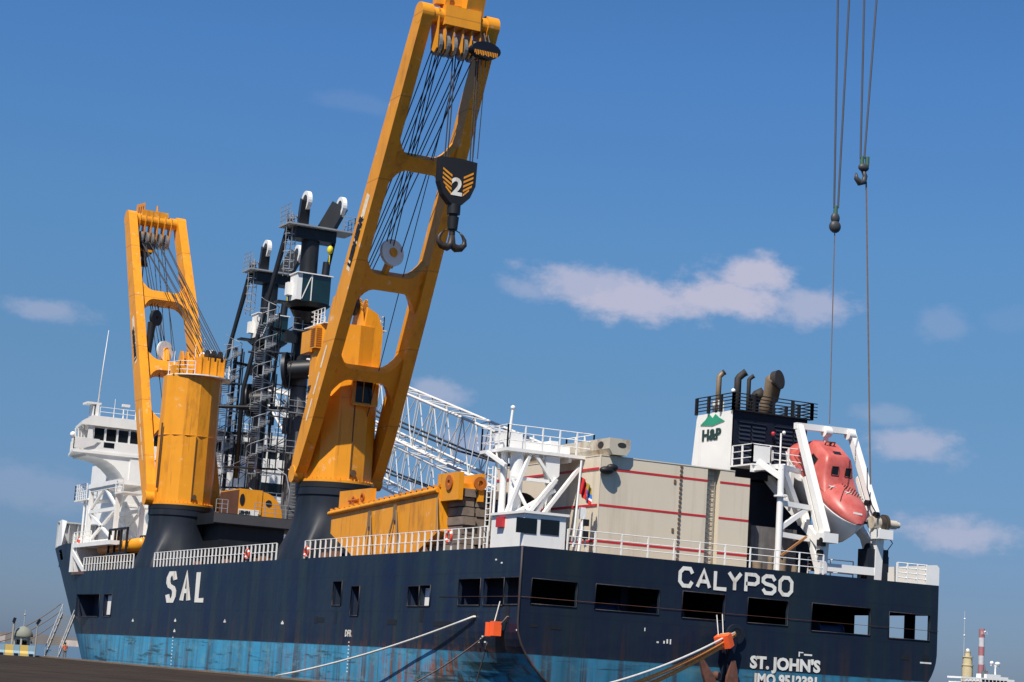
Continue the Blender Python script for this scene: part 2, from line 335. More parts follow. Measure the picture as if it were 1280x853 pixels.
def stroke_text(mb, s, o, x, y, h, wid, pitch, sw, ext=.015):
    """lettering of mitred strokes: letter height h, width wid, pitch, stroke sw"""
    o, x, y = Vector(o), Vector(x), Vector(y); n = x.cross(y).normalized()
    for i, ch in enumerate(s):
        for si, pl in enumerate(STROKES[ch]):
            P = [Vector((p[0]/.72*(wid-sw)+sw/2+i*pitch-(.22*pitch if 'L' in s[:i] and len(s) > 3 else 0), p[1]*(h-sw)+sw/2)) for p in pl]; closed = pl[0] == pl[-1]; A = []; B = []
            for k, p in enumerate(P):
                d0 = (P[k]-P[k-1]).normalized() if k else ((P[-1]-P[-2]).normalized() if closed else (P[1]-P[0]).normalized())
                d1 = (P[k+1]-P[k]).normalized() if k < len(P)-1 else ((P[1]-P[0]).normalized() if closed else d0)
                t = (d0+d1).normalized(); nn = Vector((-t.y, t.x)); q = sw/2/max(.8, nn.dot(Vector((-d0.y, d0.x))))
                A.append(p+nn*q); B.append(p-nn*q)
            for k in range(len(P)-1):
                quad = [A[k], A[k+1], B[k+1], B[k]]
                e0 = ext+.005*si; vs = [o+x*v.x+y*v.y-n*.004*si for v in quad]+[o+x*v.x+y*v.y+n*e0 for v in quad]
                mb.add(vs, [(0,1,2,3),(4,7,6,5),(0,4,5,1),(1,5,6,2),(2,6,7,3),(3,7,4,0)])
X, Y, Z = Vector((1, 0, 0)), Vector((0, 1, 0)), Vector((0, 0, 1))
BEAM = 30.5; DZ = 6.2; QZ = -2.59; SEA = -4.8

# ================================================================== SETTING
b = MB(); b.add([(-6000, -6000, SEA), (6000, -6000, SEA), (6000, 9000, SEA), (-6000, 9000, SEA)], [(0, 1, 2, 3)]); structure('water', b, seam)
# quay: top sheet with a real edge; coping a step higher along the berth
b = MB(); QE = 101
b.box((-400, -300, SEA-4), (-2.6, QE, QZ)); structure('quay', b, quaym)
b = MB()
for i in range(14): b.box((-60, -40+i*10, QZ-.02), (-2.65, -39.93+i*10, QZ+.004))
structure('quay_joints', b, mat('dark_joint', (.015, .012, .01), .9))
b = MB(); b.box((-2.6, -300, SEA-4), (-1.8, QE+.4, QZ+.12)); b.box((-400, QE, SEA-4), (-2.6, QE+.4, QZ+.10)); structure('kerb', b, coping)
# far shore
b = MB(); k = 60
for i in range(k):
    x0 = -1500+i*60; h = 5+4*math.sin(i*.7)+3*random.random()
    b.box((x0, 3300+random.random()*60, SEA-2), (x0+62, 3500, 1.5+h))
structure('terrain', b, shorem)
b = MB()
for i in range(90):
    x0 = random.uniform(-900, 900); h = random.uniform(4, 9); b.box((x0, 3200+random.random()*40, SEA), (x0+random.uniform(8, 25), 3260, 1+h*.6))
o = structure('distant_sheds', b, mat('pale_shed_paint', (.62, .52, .45), .8, var=.25, vscale=.03), kind='stuff'); o['label'] = 'pale low sheds along the far shore'; o['category'] = 'buildings'

# ================================================================== SHIP
ship = thing('cargo_ship', 'large navy and blue heavy lift cargo ship moored stern toward the camera', 'ship', (0, 0, 0))
def hull_off(y, z):
    off = 0
    t = min(max(z/9.2, -.6), 1.3); y0 = 84+14*t; L_ = 138+10*t
    if y > y0: off += 15.25*min(1, (y-y0)/(L_-y0))**2
    if z < 1.8 and y < 14: off += .19*(1.8-z)**2*(1-y/14)**1.6
    return off
def stem(z): return 138+10*min(max(z/9.2, -.6), 1.3)
def rect(a, c): return (min(a.y, c.y), max(a.y, c.y), min(a.z, c.z), max(a.z, c.z))
P_OPEN = [rect(on_x(574.5, 724, 0), on_x(599.5, 757, 0)), rect(on_x(606, 723, 0), on_x(629, 757, 0)), rect(on_x(632, 722, 0), on_x(648, 756, 0)),
          rect(on_x(511, 733, 0), on_x(523, 758, 0)), rect(on_x(526, 732, 0), on_x(537, 758, 0)), rect(on_x(417.5, 727, 0), on_x(426, 757, 0)),
          rect(on_x(440, 733, 0), on_x(447.5, 770, 0)), rect(on_x(94, 743, 0), on_x(122.5, 771, 0)), rect(on_x(131, 743, 0), on_x(138, 771, 0))]
T_OPEN = []
for a, c in (((665, 723), (720, 760)), ((745, 730), (823, 769)), ((853.5, 739), (905, 777)), ((935, 747), (984, 783)), ((1015, 754), (1087, 795)), ((1111.5, 765), (1161.5, 802))):
    p, q = on_y(*a, 0), on_y(*c, 0); T_OPEN.append((p.x, q.x, q.z+.02, p.z))
S_OPEN = []
for a, c in ((1068, 1087), (1111, 1130), (1144, 1163)):
    y0, y1 = sorted((on_x(a, 782, BEAM).y, on_x(c, 782, BEAM).y)); S_OPEN.append((max(.5, y0), y1, 2.65, 4.25))
UP_Y = 101.5
def grid(vals_a, vals_b, holes, fn, mb, smooth=False):
    ia = {v: i for i, v in enumerate(vals_a)}; nb = len(vals_b)
    vs = [fn(a, c) for a in vals_a for c in vals_b]; fs = []
    for i in range(len(vals_a)-1):
        for j in range(nb-1):
            ca, cb = (vals_a[i]+vals_a[i+1])/2, (vals_b[j]+vals_b[j+1])/2
            if any(h[0] < ca < h[1] and h[2] < cb < h[3] for h in holes): continue
            fs.append((i*nb+j, (i+1)*nb+j, (i+1)*nb+j+1, i*nb+j+1))
    mb.add(vs, fs, smooth)
def uniq(l): 
    l = sorted(l); o = [l[0]]
    for v in l[1:]:
        if v-o[-1] > 1e-3: o.append(v)
    return o
hb = MB()
zs = uniq([-6, -4, -3, -2.4, -1.8, -1.2, -.6, 0, .4, .8, 1.2, 1.8, 3, 4.5, 5.4, DZ]+[h[2] for h in P_OPEN]+[h[3] for h in P_OPEN])
ys = uniq([0, .7, 1.5, 2.5, 3.5, 5, 6.5, 8, 10, 12, 14, 20, 30, 40, 50, 60, 70, 76, 80, 84]+[h[0] for h in P_OPEN if h[1] < 84]+[h[1] for h in P_OPEN if h[1] < 84])
grid(ys, zs, P_OPEN, lambda y, z: Vector((hull_off(y, z), y, z)), hb)
zss = uniq([-6, -4, -3, -2, -1, 0, .8, 1.8, 4.5, DZ, 2.65, 4.25]); yss = uniq([0, 8, 20, 84]+[v for h in S_OPEN for v in h[:2]])
grid(yss, zss, S_OPEN, lambda y, z: Vector((BEAM-hull_off(y, z), y, z)), hb)
# bow body, both sides, y measured as a share of the way to the stem
us = [i/40 for i in range(41)]
fo = [h for h in P_OPEN if h[0] > 84]
def yu(u, z): return 84+u*(stem(z)-84)
for sgn in (0, 1):
    fh = [((h[0]-84)/57.5, (h[1]-84)/57.5, h[2], h[3]) for h in fo] if not sgn else []
    zz = uniq(zs); uu = uniq(us+[v for h in fh for v in h[:2]])
    grid(uu, zz, fh, lambda u, z: Vector(((hull_off(yu(u, z), z) if not sgn else BEAM-hull_off(yu(u, z), z)), yu(u, z), z)), hb, True)
    zu = [DZ, 7.0, 7.7, 8.75, 9.2]; y_h = ((on_x(80, 700, 1).y-84)/62, (on_x(72, 700, 1).y-84)/62)
    uu = uniq([v for v in us if v > .3]+[.285]+list(y_h)); 
    grid(uu, zu, [(*y_h, 7.7, 8.75)] if not sgn else [], lambda u, z: Vector(((hull_off(yu(u, z), z) if not sgn else BEAM-hull_off(yu(u, z), z)), yu(u, z), z)), hb, True)
# transom
xs = uniq([0, .6, 1.5, 5, 10, 15.25, 20, 25, 29, 29.9, BEAM]+[v for h in T_OPEN for v in h[:2]])
zt = uniq(zs+[v for h in T_OPEN for v in h[2:]])
grid(xs, zt, T_OPEN, lambda x, z: Vector((hull_off(0, z)+(BEAM-2*hull_off(0, z))*x/BEAM, 0, z)), hb)
# reveals of the openings give the plating its thickness
TH = .22
for y0, y1, z0, z1 in P_OPEN:
    xo = hull_off((y0+y1)/2, (z0+z1)/2)
    for a, c in (((y0, z0), (y1, z0)), ((y1, z0), (y1, z1)), ((y1, z1), (y0, z1)), ((y0, z1), (y0, z0))):
        hb.add([(xo, *a), (xo, *c), (xo+TH, *c), (xo+TH, *a)], [(0, 1, 2, 3)])
for x0, x1, z0, z1 in T_OPEN:
    for a, c in (((x0, z0), (x1, z0)), ((x1, z0), (x1, z1)), ((x1, z1), (x0, z1)), ((x0, z1), (x0, z0))):
        hb.add([(a[0], 0, a[1]), (c[0], 0, c[1]), (c[0], TH, c[1]), (a[0], TH, a[1])], [(0, 1, 2, 3)])
hull = part('hull', hb, hullm, ship)
rim_m = mat('worn_navy_rim', (.009, .012, .02), .55, var=.3, vscale=2, dirt=RUST, dirt_amt=.6, streak=(2, 2, 1))
for y0, y1, z0, z1 in P_OPEN:
    b = MB(); xo = [hull_off(q, (z0+z1)/2)-.025 for q in (y0, y1)]
    b.tube([(xo[0], y0, z0), (xo[0], y0, z1), (xo[1], y1, z1), (xo[1], y1, z0), (xo[0], y0, z0)], .045, 4); part('opening_rim', b, rim_m, hull)
for x0, x1, z0, z1 in T_OPEN:
    b = MB(); b.tube([(x0, -.02, z0), (x0, -.02, z1), (x1, -.02, z1), (x1, -.02, z0), (x0, -.02, z0)], .04, 4); part('opening_rim', b, rim_m, hull)
# rubbing strake, corner bar and deck edge
b = MB(); b.tube([(hull_off(0, z)-.03, -.03, z) for z in (DZ, 4, 1.8, 1.2, .6, 0, -.6, -1.2, -1.8, -2.4, -3.2)], .07); part('corner_bar', b, mat('rusty_navy', (.045, .035, .035), .6, var=.3, dirt=RUST, dirt_amt=.8), hull)
b = MB(); b.tube([(-.02, 11, 3.3), (-.05, -.05, 3.27), (15, -.05, 3.27), (BEAM+.03, -.05, 3.25)], .014, 4); part('guard_wire', b, rustm, ship)
# mooring deck inside the stern, seen through the openings
inn = MB(); ind = mat('dark_mooring_deck', (.018, .026, .055), .7, var=.2)
inn.add([(.3, .3, 2.3), (30.45, .3, 2.3), (30.45, 20, 2.3), (.3, 20, 2.3)], [(0, 1, 2, 3)]); inn.add([(.3, .3, 4.8), (30.45, .3, 4.8), (30.45, 20, 4.8), (.3, 20, 4.8)], [(0, 3, 2, 1)])
inn.add([(.3, 8.5, 2.3), (19, 8.5, 2.3), (19, 8.5, 4.8), (.3, 8.5, 4.8)], [(0, 1, 2, 3)]); inn.box((18.5, 8.5, 2.31), (19, 20, 4.79)); inn.add([(19, 19.9, 2.3), (30.45, 19.9, 2.3), (30.45, 19.9, 4.8), (19, 19.9, 4.8)], [(0, 1, 2, 3)])
inn.box((2.0, 3.6, 2.31), (2.4, 8.4, 4.79)); inn.box((8.5, 3, 2.31), (9.0, 8.4, 4.79)); inn.box((16.2, 2.6, 2.31), (16.6, 8.4, 4.79)); 
part('mooring_deck', inn, ind, ship)
winch_m = mat('winch_blue', (.02, .035, .08), .6)
for x, y, r_ in ((6.6, 2.2, .55), (11.0, 1.8, .5), (23, 1.6, .35)):
    b = MB(); b.cyl((x-.9, y, 2.8), (x+.9, y, 2.8), r_, n=14); b.disc_ring((x-.9, y, 2.8), X, .1, r_*1.5, .08, 14); b.disc_ring((x+.9, y, 2.8), X, .1, r_*1.5, .08, 14)
    part('mooring_winch', b, winch_m, ship)
b = MB(); b.sphere((6.9, .75, 2.68), .45, sq=(1.1, .6, .5)); part('buoy', b, orange_guard, ship)
b = MB(); b.sphere((15.35, .6, 2.78), .28, sq=(1, 1, .9)); part('lamp', b, white, ship)
b = MB()
for y0, y1, z0, z1 in P_OPEN[3:]:
    xo = hull_off((y0+y1)/2, (z0+z1)/2)+TH; D_ = 1.6; b = MB()
    for q in (((xo+D_, y0, z0), (xo+D_, y1, z0), (xo+D_, y1, z1), (xo+D_, y0, z1)), ((xo, y0, z0), (xo+D_, y0, z0), (xo+D_, y0, z1), (xo, y0, z1)), ((xo, y1, z0), (xo+D_, y1, z0), (xo+D_, y1, z1), (xo, y1, z1)),
              ((xo, y0, z0), (xo, y1, z0), (xo+D_, y1, z0), (xo+D_, y0, z0)), ((xo, y0, z1), (xo, y1, z1), (xo+D_, y1, z1), (xo+D_, y0, z1))):
        b.add(q, [(0, 1, 2, 3)])
    part('recess', b, ind, hull)
b = MB(); b.box((3.0, 100, 7.2), (3.4, 118, 9.0))
part('recess', b, ind, hull)
b = MB(); h = P_OPEN[4]; b.box((.35, h[0]+.9, h[2]+.05), (.45, h[0]+2.0, h[3]-.15)); h = P_OPEN[8]; b.box((hull_off(h[0], 2)+.3, h[0]+.3, h[2]+.2), (hull_off(h[0], 2)+.4, h[1]-.2, h[3]-.1)); part('door', b, white, hull, 'pale door standing inside a side opening')
# fairleads, scuppers and small hull marks
b = MB()
for px, py, w, h_ in ((592, 771, .8, .5), (634, 768, .5, 1.0), (401, 775, 1.2, .35), (490, 778, 1.6, .35), (553, 780, 2.6, .3), (420, 772, .3, .9), (527, 770, .5, .8), (395, 775, .6, .5)):
    p = on_x(px, py, -.0); b.box((-.015, p.y-w/2, p.z-h_/2), (.12, p.y+w/2, p.z+h_/2))
for px, py, w, h_ in ((667, 782, .55, .2), (695, 785, .7, .2), (1131, 822, .6, .3), (1157, 822, .5, .3)):
    p = on_y(px, py, 0); b.box((p.x-w/2, -.015, p.z-h_/2), (p.x+w/2, .1, p.z+h_/2))
part('fairlead', b, black, hull)
b = MB()
for px, py in ((166, 776), (219, 776), (281, 777), (353, 779), (218, 789)):
    p = on_x(px, py, 0); b.box((-.012, p.y-.26, p.z-.09), (.02, p.y+.26, p.z+.05)); b.box((-.014, p.y-.1, p.z+.05), (.02, p.y+.1, p.z+.16))
for px, py in ((435.5, 791), (438, 787)):
    p = on_x(px, py, 0)
text_mb(b, 'DFR', on_x(431, 795.5, -.012), -Y, Z, .62, .006, .02)
for i in range(9):
    p = on_x(436-i*.3, 803+i*4.6, -.012); b.box((-.014, p.y-.09, p.z-.04), (.01, p.y+.09, p.z+.05))
    p = on_x(216-i*.3, 797+i*4.2, -.012); b.box((-.014, p.y-.12, p.z-.04), (.01, p.y+.12, p.z+.05))
for px, py, w, h_ in ((822, 803, .14, .1), (830, 803, .1, .16), (834, 802, .1, .25), (838, 802.5, .08, .3), (1157, 829, .9, .1), (806, 787, .06, .2), (999, 818, .08, .3), (1002, 816, .25, .06), (1010, 819, .6, .1)):
    p = on_y(px, py, 0); b.box((p.x-w/2, -.014, p.z-h_/2), (p.x+w/2, .01, p.z+h_/2))
for px, py in ((603, 796), (598, 803), (601, 799), (606, 803), (646, 788), (620, 700), (627, 704)):
    p = on_x(px, py, -.012); b.box((-.014, p.y-.1, p.z-.03), (.01, p.y+.1, p.z+.06))
part('draft_marks', b, white_clean, hull)
# lettering
b = MB(); z0 = on_x(234, 755, 0).z; z1 = on_x(234, 712, 0).z; y0 = on_x(207.5, 740, 0).y
stroke_text(b, 'SAL', (-.03, y0, z0+.1), -Y*2.9, Z, (z1-z0)*.93, 1.04, 1.42, .38); part('lettering', b, white_clean, hull, 'white operator initials on the port side')
b = MB(); p0, p1 = on_y(847, 734, 0), on_y(991, 746, 0); h_ = on_y(847, 706, 0).z-on_y(847, 732.5, 0).z
pit = (p1.x-p0.x+.22)/7
stroke_text(b, 'CALYPSO', (p0.x, -.03, 4.62), X, Z, h_, pit-.13, pit*1.022, .23); part('lettering', b, white_clean, hull, 'large white ship name across the stern')
b = MB(); p = on_y(937, 837, 0); text_mb(b, "ST. JOHN'S", (p.x, -.03, p.z+.12), X, Z, 1.0, .006, .045, sx=1.09)
p = on_y(942, 855, 0); text_mb(b, 'IMO 9512381', (p.x, -.03-.0, p.z+.02), X, Z, .88, .006, .04, sx=.97)
part('lettering', b, white_clean, hull, 'white home port and number below the ship name')

# decks
b = MB(); b.box((.05, .1, DZ-.3), (BEAM-.05, 101, DZ-.02))
deckm = mat('deck_paint', (.10, .06, .05), .8, var=.3, vscale=.5)
part('deck', b, deckm, ship)
b = MB(); b.box((.9, 88, 8.75), (BEAM-.9, 104, 9.12)); 
for i in range(24):
    y0 = 104+i*1.8; o0, o1 = hull_off(y0, 9)+.15, hull_off(y0+1.8, 9)+.15
    if o1 < 15: b.add([(o0, y0, 9.12), (BEAM-o0, y0, 9.12), (BEAM-o1, y0+1.8, 9.12), (o1, y0+1.8, 9.12)], [(0, 1, 2, 3)])
fc = part('forecastle', b, white, ship)
b = MB()
# white inner bulkhead under the forecastle, seen through the side recess, and its window
b.box((4.2, 88.5, DZ), (4.5, 101, 8.74)); b.box((.3, 100.8, DZ), (4.4, 101.1, 8.74)); b.box((.1, 101.5, DZ), (.4, 102.2, 9.1))
b.bar((.15, 101.8, 8.3), (.15, 96.8, DZ+.1), .12, .5); b.box((.12, 88, 8.7), (.9, 102.2, 9.12))
part('bulkhead', b, white, fc)
b = MB(); b.box((4.1, 91.2, 7.2), (4.19, 95.4, 8.3)); part('window', b, glass, fc)
# bow bulwark, white, ribbed inside
b = MB(); pts = []
for y0 in [108.5+i*1.5 for i in range(24)]:
    pts.append((hull_off(y0, 9.2), y0))
for i in range(len(pts)-1):
    (xa, ya), (xb, yb) = pts[i], pts[i+1]; h0, h1 = 12.0, 12.0
    if i == 0: b.add([(xa, ya, 9.2), (xb, yb, 9.2), (xb, yb, 12.0), (xa+.4, ya+.2, 11.8)], [(0, 1, 2, 3)])
    else: b.add([(xa, ya, 9.2), (xb, yb, 9.2), (xb, yb, h1), (xa, ya, h0)], [(0, 1, 2, 3)])
    b.add([(BEAM-xa, ya, 9.2), (BEAM-xb, yb, 9.2), (BEAM-xb, yb, h1), (BEAM-xa, ya, h0)], [(0, 1, 2, 3)])
    b.box((BEAM-xa-.7, ya-.06, 9.2), (BEAM-xa, ya+.06, 11.9))
part('bulwark', b, white, ship)
b = MB(); b.box((1.2, 113, 9.12), (6.5, 113.15, 11.9))
for i in range(6): b.box((1.4+i*.95, 112.6, 9.12), (1.5+i*.95, 113, 11.8))
b.box((1.2, 112.5, 11.8), (6.5, 113.15, 11.95)); part('breakwater', b, lgrey, ship)
# railings
def railing(pts, **k):
    b = MB(); b.rail(pts, **k); return part('railing', b, white_rail, ship)
railing([(.08, 96.6, DZ), (.08, 79.2, DZ)], step=1.05, post=.05, h=1.35, bars=2, r=.028)
railing([(.08, 72.6, DZ), (.08, 41.2, DZ)], step=.95, post=.05, h=1.3, bars=2, r=.028)
railing([(.08, 35.2, DZ), (.08, 4.9, DZ)], step=1.0, post=.045, h=1.3, bars=2, r=.026)
railing([(3.0, .12, DZ), (21.4, .12, DZ)], step=1.85, post=.04, h=1.25, bars=3, r=.026)
railing([(22.4, 3.2, DZ), (26, 3.2, DZ)], step=1.9, post=.03, h=1.25)
railing([(27.2, .12, DZ), (29.6, .12, DZ)], step=.85, post=.05, h=1.25, bars=4)
railing([(.9, 104.5, 9.12), (.9, 98, 9.12)], step=1.2, post=.05, h=1.3)
b = MB(); b.prism([(0, 0), (1.05, 0), (1.05, 1.15), (.85, 1.32), (0, 1.25)], (29.5, .05, DZ), X, Z, -.12); b.box((BEAM-.12, .17, DZ), (BEAM, 6, DZ+1.3)); part('bulwark', b, white, ship, 'white corner bulwark at the starboard quarter')
# bollards and clutter behind the rail
gear_m = mat('rusty_deck_gear', (.2, .1, .06), .8, var=.5, vscale=.8)
b = MB()
for i in range(26):
    x0 = random.uniform(.6, 3.2); y0 = random.choice([random.uniform(6, 35), random.uniform(42, 72), random.uniform(80, 96)]); s = random.uniform(.15, .4)
    b = MB(); b.box((x0, y0, DZ), (x0+s, y0+s*2, DZ+s*1.5))
    part('deck_fitting', b, gear_m, ship)
b = MB(); b.box((27.0-1.7, .7, DZ), (26.9, 1.8, DZ+2.0)); b.cyl((25.6, 1.2, DZ+2.0), (26.6, 1.2, DZ+2.0), .4, n=12); b.box((26.9, .9, DZ+.6), (27.1, 1.6, DZ+1.6)); part('winch_unit', b, navy, ship)

# ---------------------------------------------------------------- crane columns (navy, flared into the hull side)
CR = [(3.6, 39.0), (3.6, 77.2)]
for cx, cy in CR:
    b = MB(); rings = []; n = 48
    for t in [i/10 for i in range(11)]:
        z = DZ-.6+(11.75-DZ+.6)*t; k = max(0, 1-t/.8); k = k*k*(3-2*k) if t < .8 else 0; ring = []
        for i in range(n):
            a = 2*math.pi*i/n; d = Vector((math.cos(a), math.sin(a)))
            c0 = d*2.92
            # bottom outline: flat against the hull side, round inboard, longer forward
            q = max(abs(d.x), abs(d.y)); sq = d/q
            bx = -3.55 if sq.x < -.9 else sq.x*4.2; by = sq.y*(2.9 if sq.y > 0 else 3.3)
            bb = Vector((bx, by))
            if d.x > -.3: bb = d*3.9
            p = c0.lerp(bb, k); ring.append(Vector((cx+p.x, cy+p.y, z)))
        rings.append(ring)
    b.loft(rings, True)
    b.cyl((cx, cy, 11.2), (cx, cy, 11.75), 3.02, n=48)
    part('crane_column', b, navy, ship)

# ---------------------------------------------------------------- bridge
BY = 103.0
b = MB(); b.box((5.7, BY, 9), (24.8, BY+15, 18.7)); b.box((5.6, BY-.05, 13.55), (24.9, BY+.05, 13.75)); b.box((9.2, BY-2.4, 9), (22.6, BY, 15.0)); b.box((9.0, BY-2.6, 15.0), (22.8, BY, 15.25))
b.box((11, BY-4.5, 9), (20, BY-2.4, 12.2)); b.box((10.8, BY-4.7, 12.2), (20.2, BY-2.4, 12.4))
br = part('bridge_house', b, white, ship)
# wing: curved bracket, deck, parapet, window band, roof
b = MB(); poly = [(.75, 18.75), (1.0, 18.5)]
for i in range(9):
    a = i/8; poly.append((1.7+4.2*math.sin(a*math.pi/2), 18.45-4.6*(1-math.cos(a*math.pi/2))))
poly += [(5.9, 18.75)]
b.prism(poly[::-1], (0, BY+5.5, 0), X, Z, 5.4); b.prism([(BEAM-p[0], p[1]) for p in poly], (0, BY+5.5, 0), X, Z, 5.4)
b.prism([(-.6, -.1), (BEAM+.6, -.1), (BEAM-.6, 6.2), (.6, 6.2)], (0, BY, 18.75), X, Y, .3)
b.box((.7, BY+5.9, 19.05), (BEAM-.7, BY+6.1, 20.3)); b.box((.9, BY, 19.05), (BEAM-.9, BY+.12, 20.2))
b.prism([(.9, 20.2), (1.5, 20.2), (1.3, 21.75), (.9, 21.75)], (0, BY+.2, 0), X, Z, .2)
b.box((1.4, BY+5.5, 19.05), (BEAM-1.4, BY+5.6, 21.7)); b.box((1.3, BY+.3, 21.45), (BEAM-1.3, BY+.42, 21.75))
b.loft([[Vector((x0, BY-.2, z)), Vector((BEAM-x0, BY-.2, z)), Vector((BEAM-x1, BY+6.2, z)), Vector((x1, BY+6.2, z))] for x0, x1, z in ((.1, 1.1, 21.7), (.1, 1.1, 22.05), (1.2, 2.2, 22.75))], False)
b.box((1.3, BY+.4, 22.75), (1.4, BY+2, 24.1)); b.box((.6, BY+.3, 24.0), (2.1, BY+2.2, 24.2)); b.box((1.6, BY+.3, 22.75), (1.9, BY+1.8, 24))
wing = part('wheelhouse', b, white, br)
b = MB(); k = 0
xw = [on_y(px, 541, BY).x for px in (119, 132.8, 147.7, 162.5)]; pitch_w = 1.27
winx = [xw[0]+i*pitch_w*1.02 for i in range(21)]
for i, x0 in enumerate(winx):
    if x0+1.1 > BEAM-1.4: break
    w = MB(); w.add([(x0, BY+.28, 20.22), (x0+1.02, BY+.28, 20.22), (x0+.98, BY+.16, 21.5), (x0-.04, BY+.16, 21.5), (x0, BY+.36, 20.22), (x0+1.02, BY+.36, 20.22), (x0+.98, BY+.24, 21.5), (x0-.04, BY+.24, 21.5)], [(0,1,2,3),(7,6,5,4),(0,4,5,1),(1,5,6,2),(2,6,7,3),(3,7,4,0)])
    part('window', w, glass, br)
    b.bar((x0-.12, BY+.24, 20.2), (x0-.16, BY+.12, 21.6), .2, .1, up=(0, 1, 0))
b.box((1.3, BY+.1, 20.08), (BEAM-1.3, BY+.3, 20.22))
for i in range(4): b.bar((.9-.02, BY+1.2+i*1.2, 20.2), (.75, BY+1.2+i*1.2, 21.7), .12, .15)
part('window_post', b, white, br)
b = MB(); p, q = on_y(130, 553, BY), on_y(142.5, 561, BY); b.box((p.x, BY-.02, q.z), (q.x, BY+.02, p.z)); part('window', b, glass, br)
b = MB(); b.box((14, BY-2.45, 12.9), (19, BY-2.41, 14.2)); part('window', b, glass, br); b = MB(); b.box((20, BY-.02, 16.2), (24, BY+.0, 17.6)); part('window', b, glass, br)
b = MB(); b.rail([(2, BY+.2, 22.75), (BEAM-2, BY+.2, 22.75)], h=1.0, step=1.5, r=.03, bars=2, post=.03); b.rail([(.7, BY+5.9, 19.05), (-.5, BY, 19.05), (.9, BY, 19.05)], h=1.25, step=1, bars=4, r=.03, post=.04)
b.rail([(9, BY-2.5, 15.25), (22.8, BY-2.5, 15.25)], h=1.1, step=1.4, bars=3, r=.03, post=.035); b.rail([(10.8, BY-4.6, 12.4), (20.2, BY-4.6, 12.4)], h=1.1, step=1.4, bars=3, r=.03, post=.035)
part('railing', b, white, br)
b = MB(); b.cyl((.75, BY+5.6, 19.0), (.75, BY+5.6, 20.9), .09); b.sphere((.75, BY+5.6, 21.1), .33); part('dome_antenna', b, white, br); b = MB(); b.cyl((4.6, BY+.5, 22.7), (4.6, BY+.5, 24.2), .07); b.box((4.4, BY+.3, 24.1), (5.2, BY+.7, 24.35)); part('antenna', b, white, br); b = MB(); b.cyl((3.6, BY+.5, 22.7), (3.6, BY+.5, 24.8), .03); part('antenna', b, white, br); b = MB(); b.box((6, BY+.4, 22.75), (6.3, BY+.9, 23.7)); b.box((6.7, BY+.4, 22.75), (7, BY+.9, 23.4))
part('antenna', b, white, br)
b = MB(); p, q = on_y(122, 505, BY+2), on_y(136, 413, BY+2); b.tube([p-Z*1.2, p.lerp(q, .5), q], [.09, .06, .025]); part('antenna', b, white, br, 'tall thin white whip antenna')
b = MB(); b.add([(.3, BY-.13, 19.1), (1.6, BY-.15, 19.6), (2.2, BY-.15, 20.3), (-.4, BY-.13, 20.3), (-.5, BY-.13, 19.2)], [(0, 1, 2, 3, 4)]); part('canvas_cover', b, mat('pale_canvas', (.7, .68, .66), .8), br)
b = MB(); b.disc_ring((8.6, BY-.08, 12.6), Y, .5, .75, .05, 16); b.box((8.2, BY-.09, 12.4), (9.0, BY-.05, 12.8)); part('emblem', b, mat('faded_blue_emblem', (.2, .28, .36), .7), br)
# white forward gantry beside the bridge
fg = MB(); y0, y1 = on_x(112, 640, 2).y, on_x(146, 640, 2).y; zt_ = 15.4
for x in (2.0, 4.6):
    for y in (y0, y1): fg.bar((x, y, 9.1), (x, y, zt_), .42, .42, up=(0, 1, 0))
    for z in (9.4, 12.6, 14.9): fg.bar((x, y0, z), (x, y1, z), .3, .35)
    fg.bar((x, y0, 12.6), (x, (y0+y1)/2, 15), .25, .25); fg.bar((x, y1, 12.6), (x, (y0+y1)/2, 15), .25, .25)
    fg.bar((x, y0, 12.6), (x, y1, 9.3), .25, .25); fg.bar((x, y1, 12.6), (x, y0, 9.3), .25, .25)
fg.box((1.7, y1-.3, zt_-.35), (4.9, y0+.3, zt_+.1)); 
fg.box((1.6, y0, 13.9), (4.0, y0+5.2, 14.05)); fg.box((1.6, y1-3.0, 14.0), (4, y1, 14.15))
for y in (y0+.9, y0+2.2): fg.cyl((2.0, y, 9.1), (2.0, y, 13.9), .13)
gan = part('gantry', fg, white, ship, 'white braced gantry frame beside the wheelhouse')
b = MB(); b.rail([(1.6, y0+.4, 14.05), (1.6, y0+5.1, 14.05), (4, y0+5.1, 14.05)], h=1.6, step=.8, bars=4, r=.03, post=.04); b.rail([(1.6, y1-.2, 14.15), (1.6, y1-2.9, 14.15)], h=1.3, step=1.3, bars=3, r=.03, post=.04); part('railing', b, white, gan)
b = MB()
for y in (y1+2.5, y1+1.2): b.disc_ring((2.6, y, 9.8), X, .3, .75, .5, 16)
part('cable_reel', b, black, ship)

# ---------------------------------------------------------------- stern house and its lookout platform
b = MB(); b.box((.2, .35, DZ-.02), (2.95, 4.7, 8.15)); b.box((.05, .2, 8.15), (3.1, 4.8, 8.3))
sh = part('stern_house', b, white, ship, 'small white house at the port stern corner')
for (a, c) in (((646, 646.5), (670, 668)), ((676, 649), (698, 670))):
    p, q = on_y(*a, .35), on_y(*c, .35); w = MB(); w.box((p.x, .31, q.z), (q.x, .37, p.z)); part('window', w, glass, sh)
b = MB(); p = on_x(628, 653, .2); b.box((-.02, p.y-.35, p.z-.3), (.2, p.y+.45, p.z+.3)); part('lamp', b, red, sh, 'red lamp box on the house wall')
PZ = 12.2
b = MB(); b.box((.3, 3.5, PZ-.12), (6.35, 7.2, PZ+.08))
for x in (1.2, 3.0, 4.8): b.bar((x, 3.7, PZ-.25), (x, 7.0, PZ-.25), .2, .3)
b.cyl((1.35, 4.1, 8.2), (1.35, 4.1, PZ-.1), .42, n=14); b.cyl((.75, 4.6, 6.2), (.75, 4.6, PZ-.1), .22, n=10); b.cyl((.4, 4.95, 8.0), (.4, 4.95, PZ), .08)
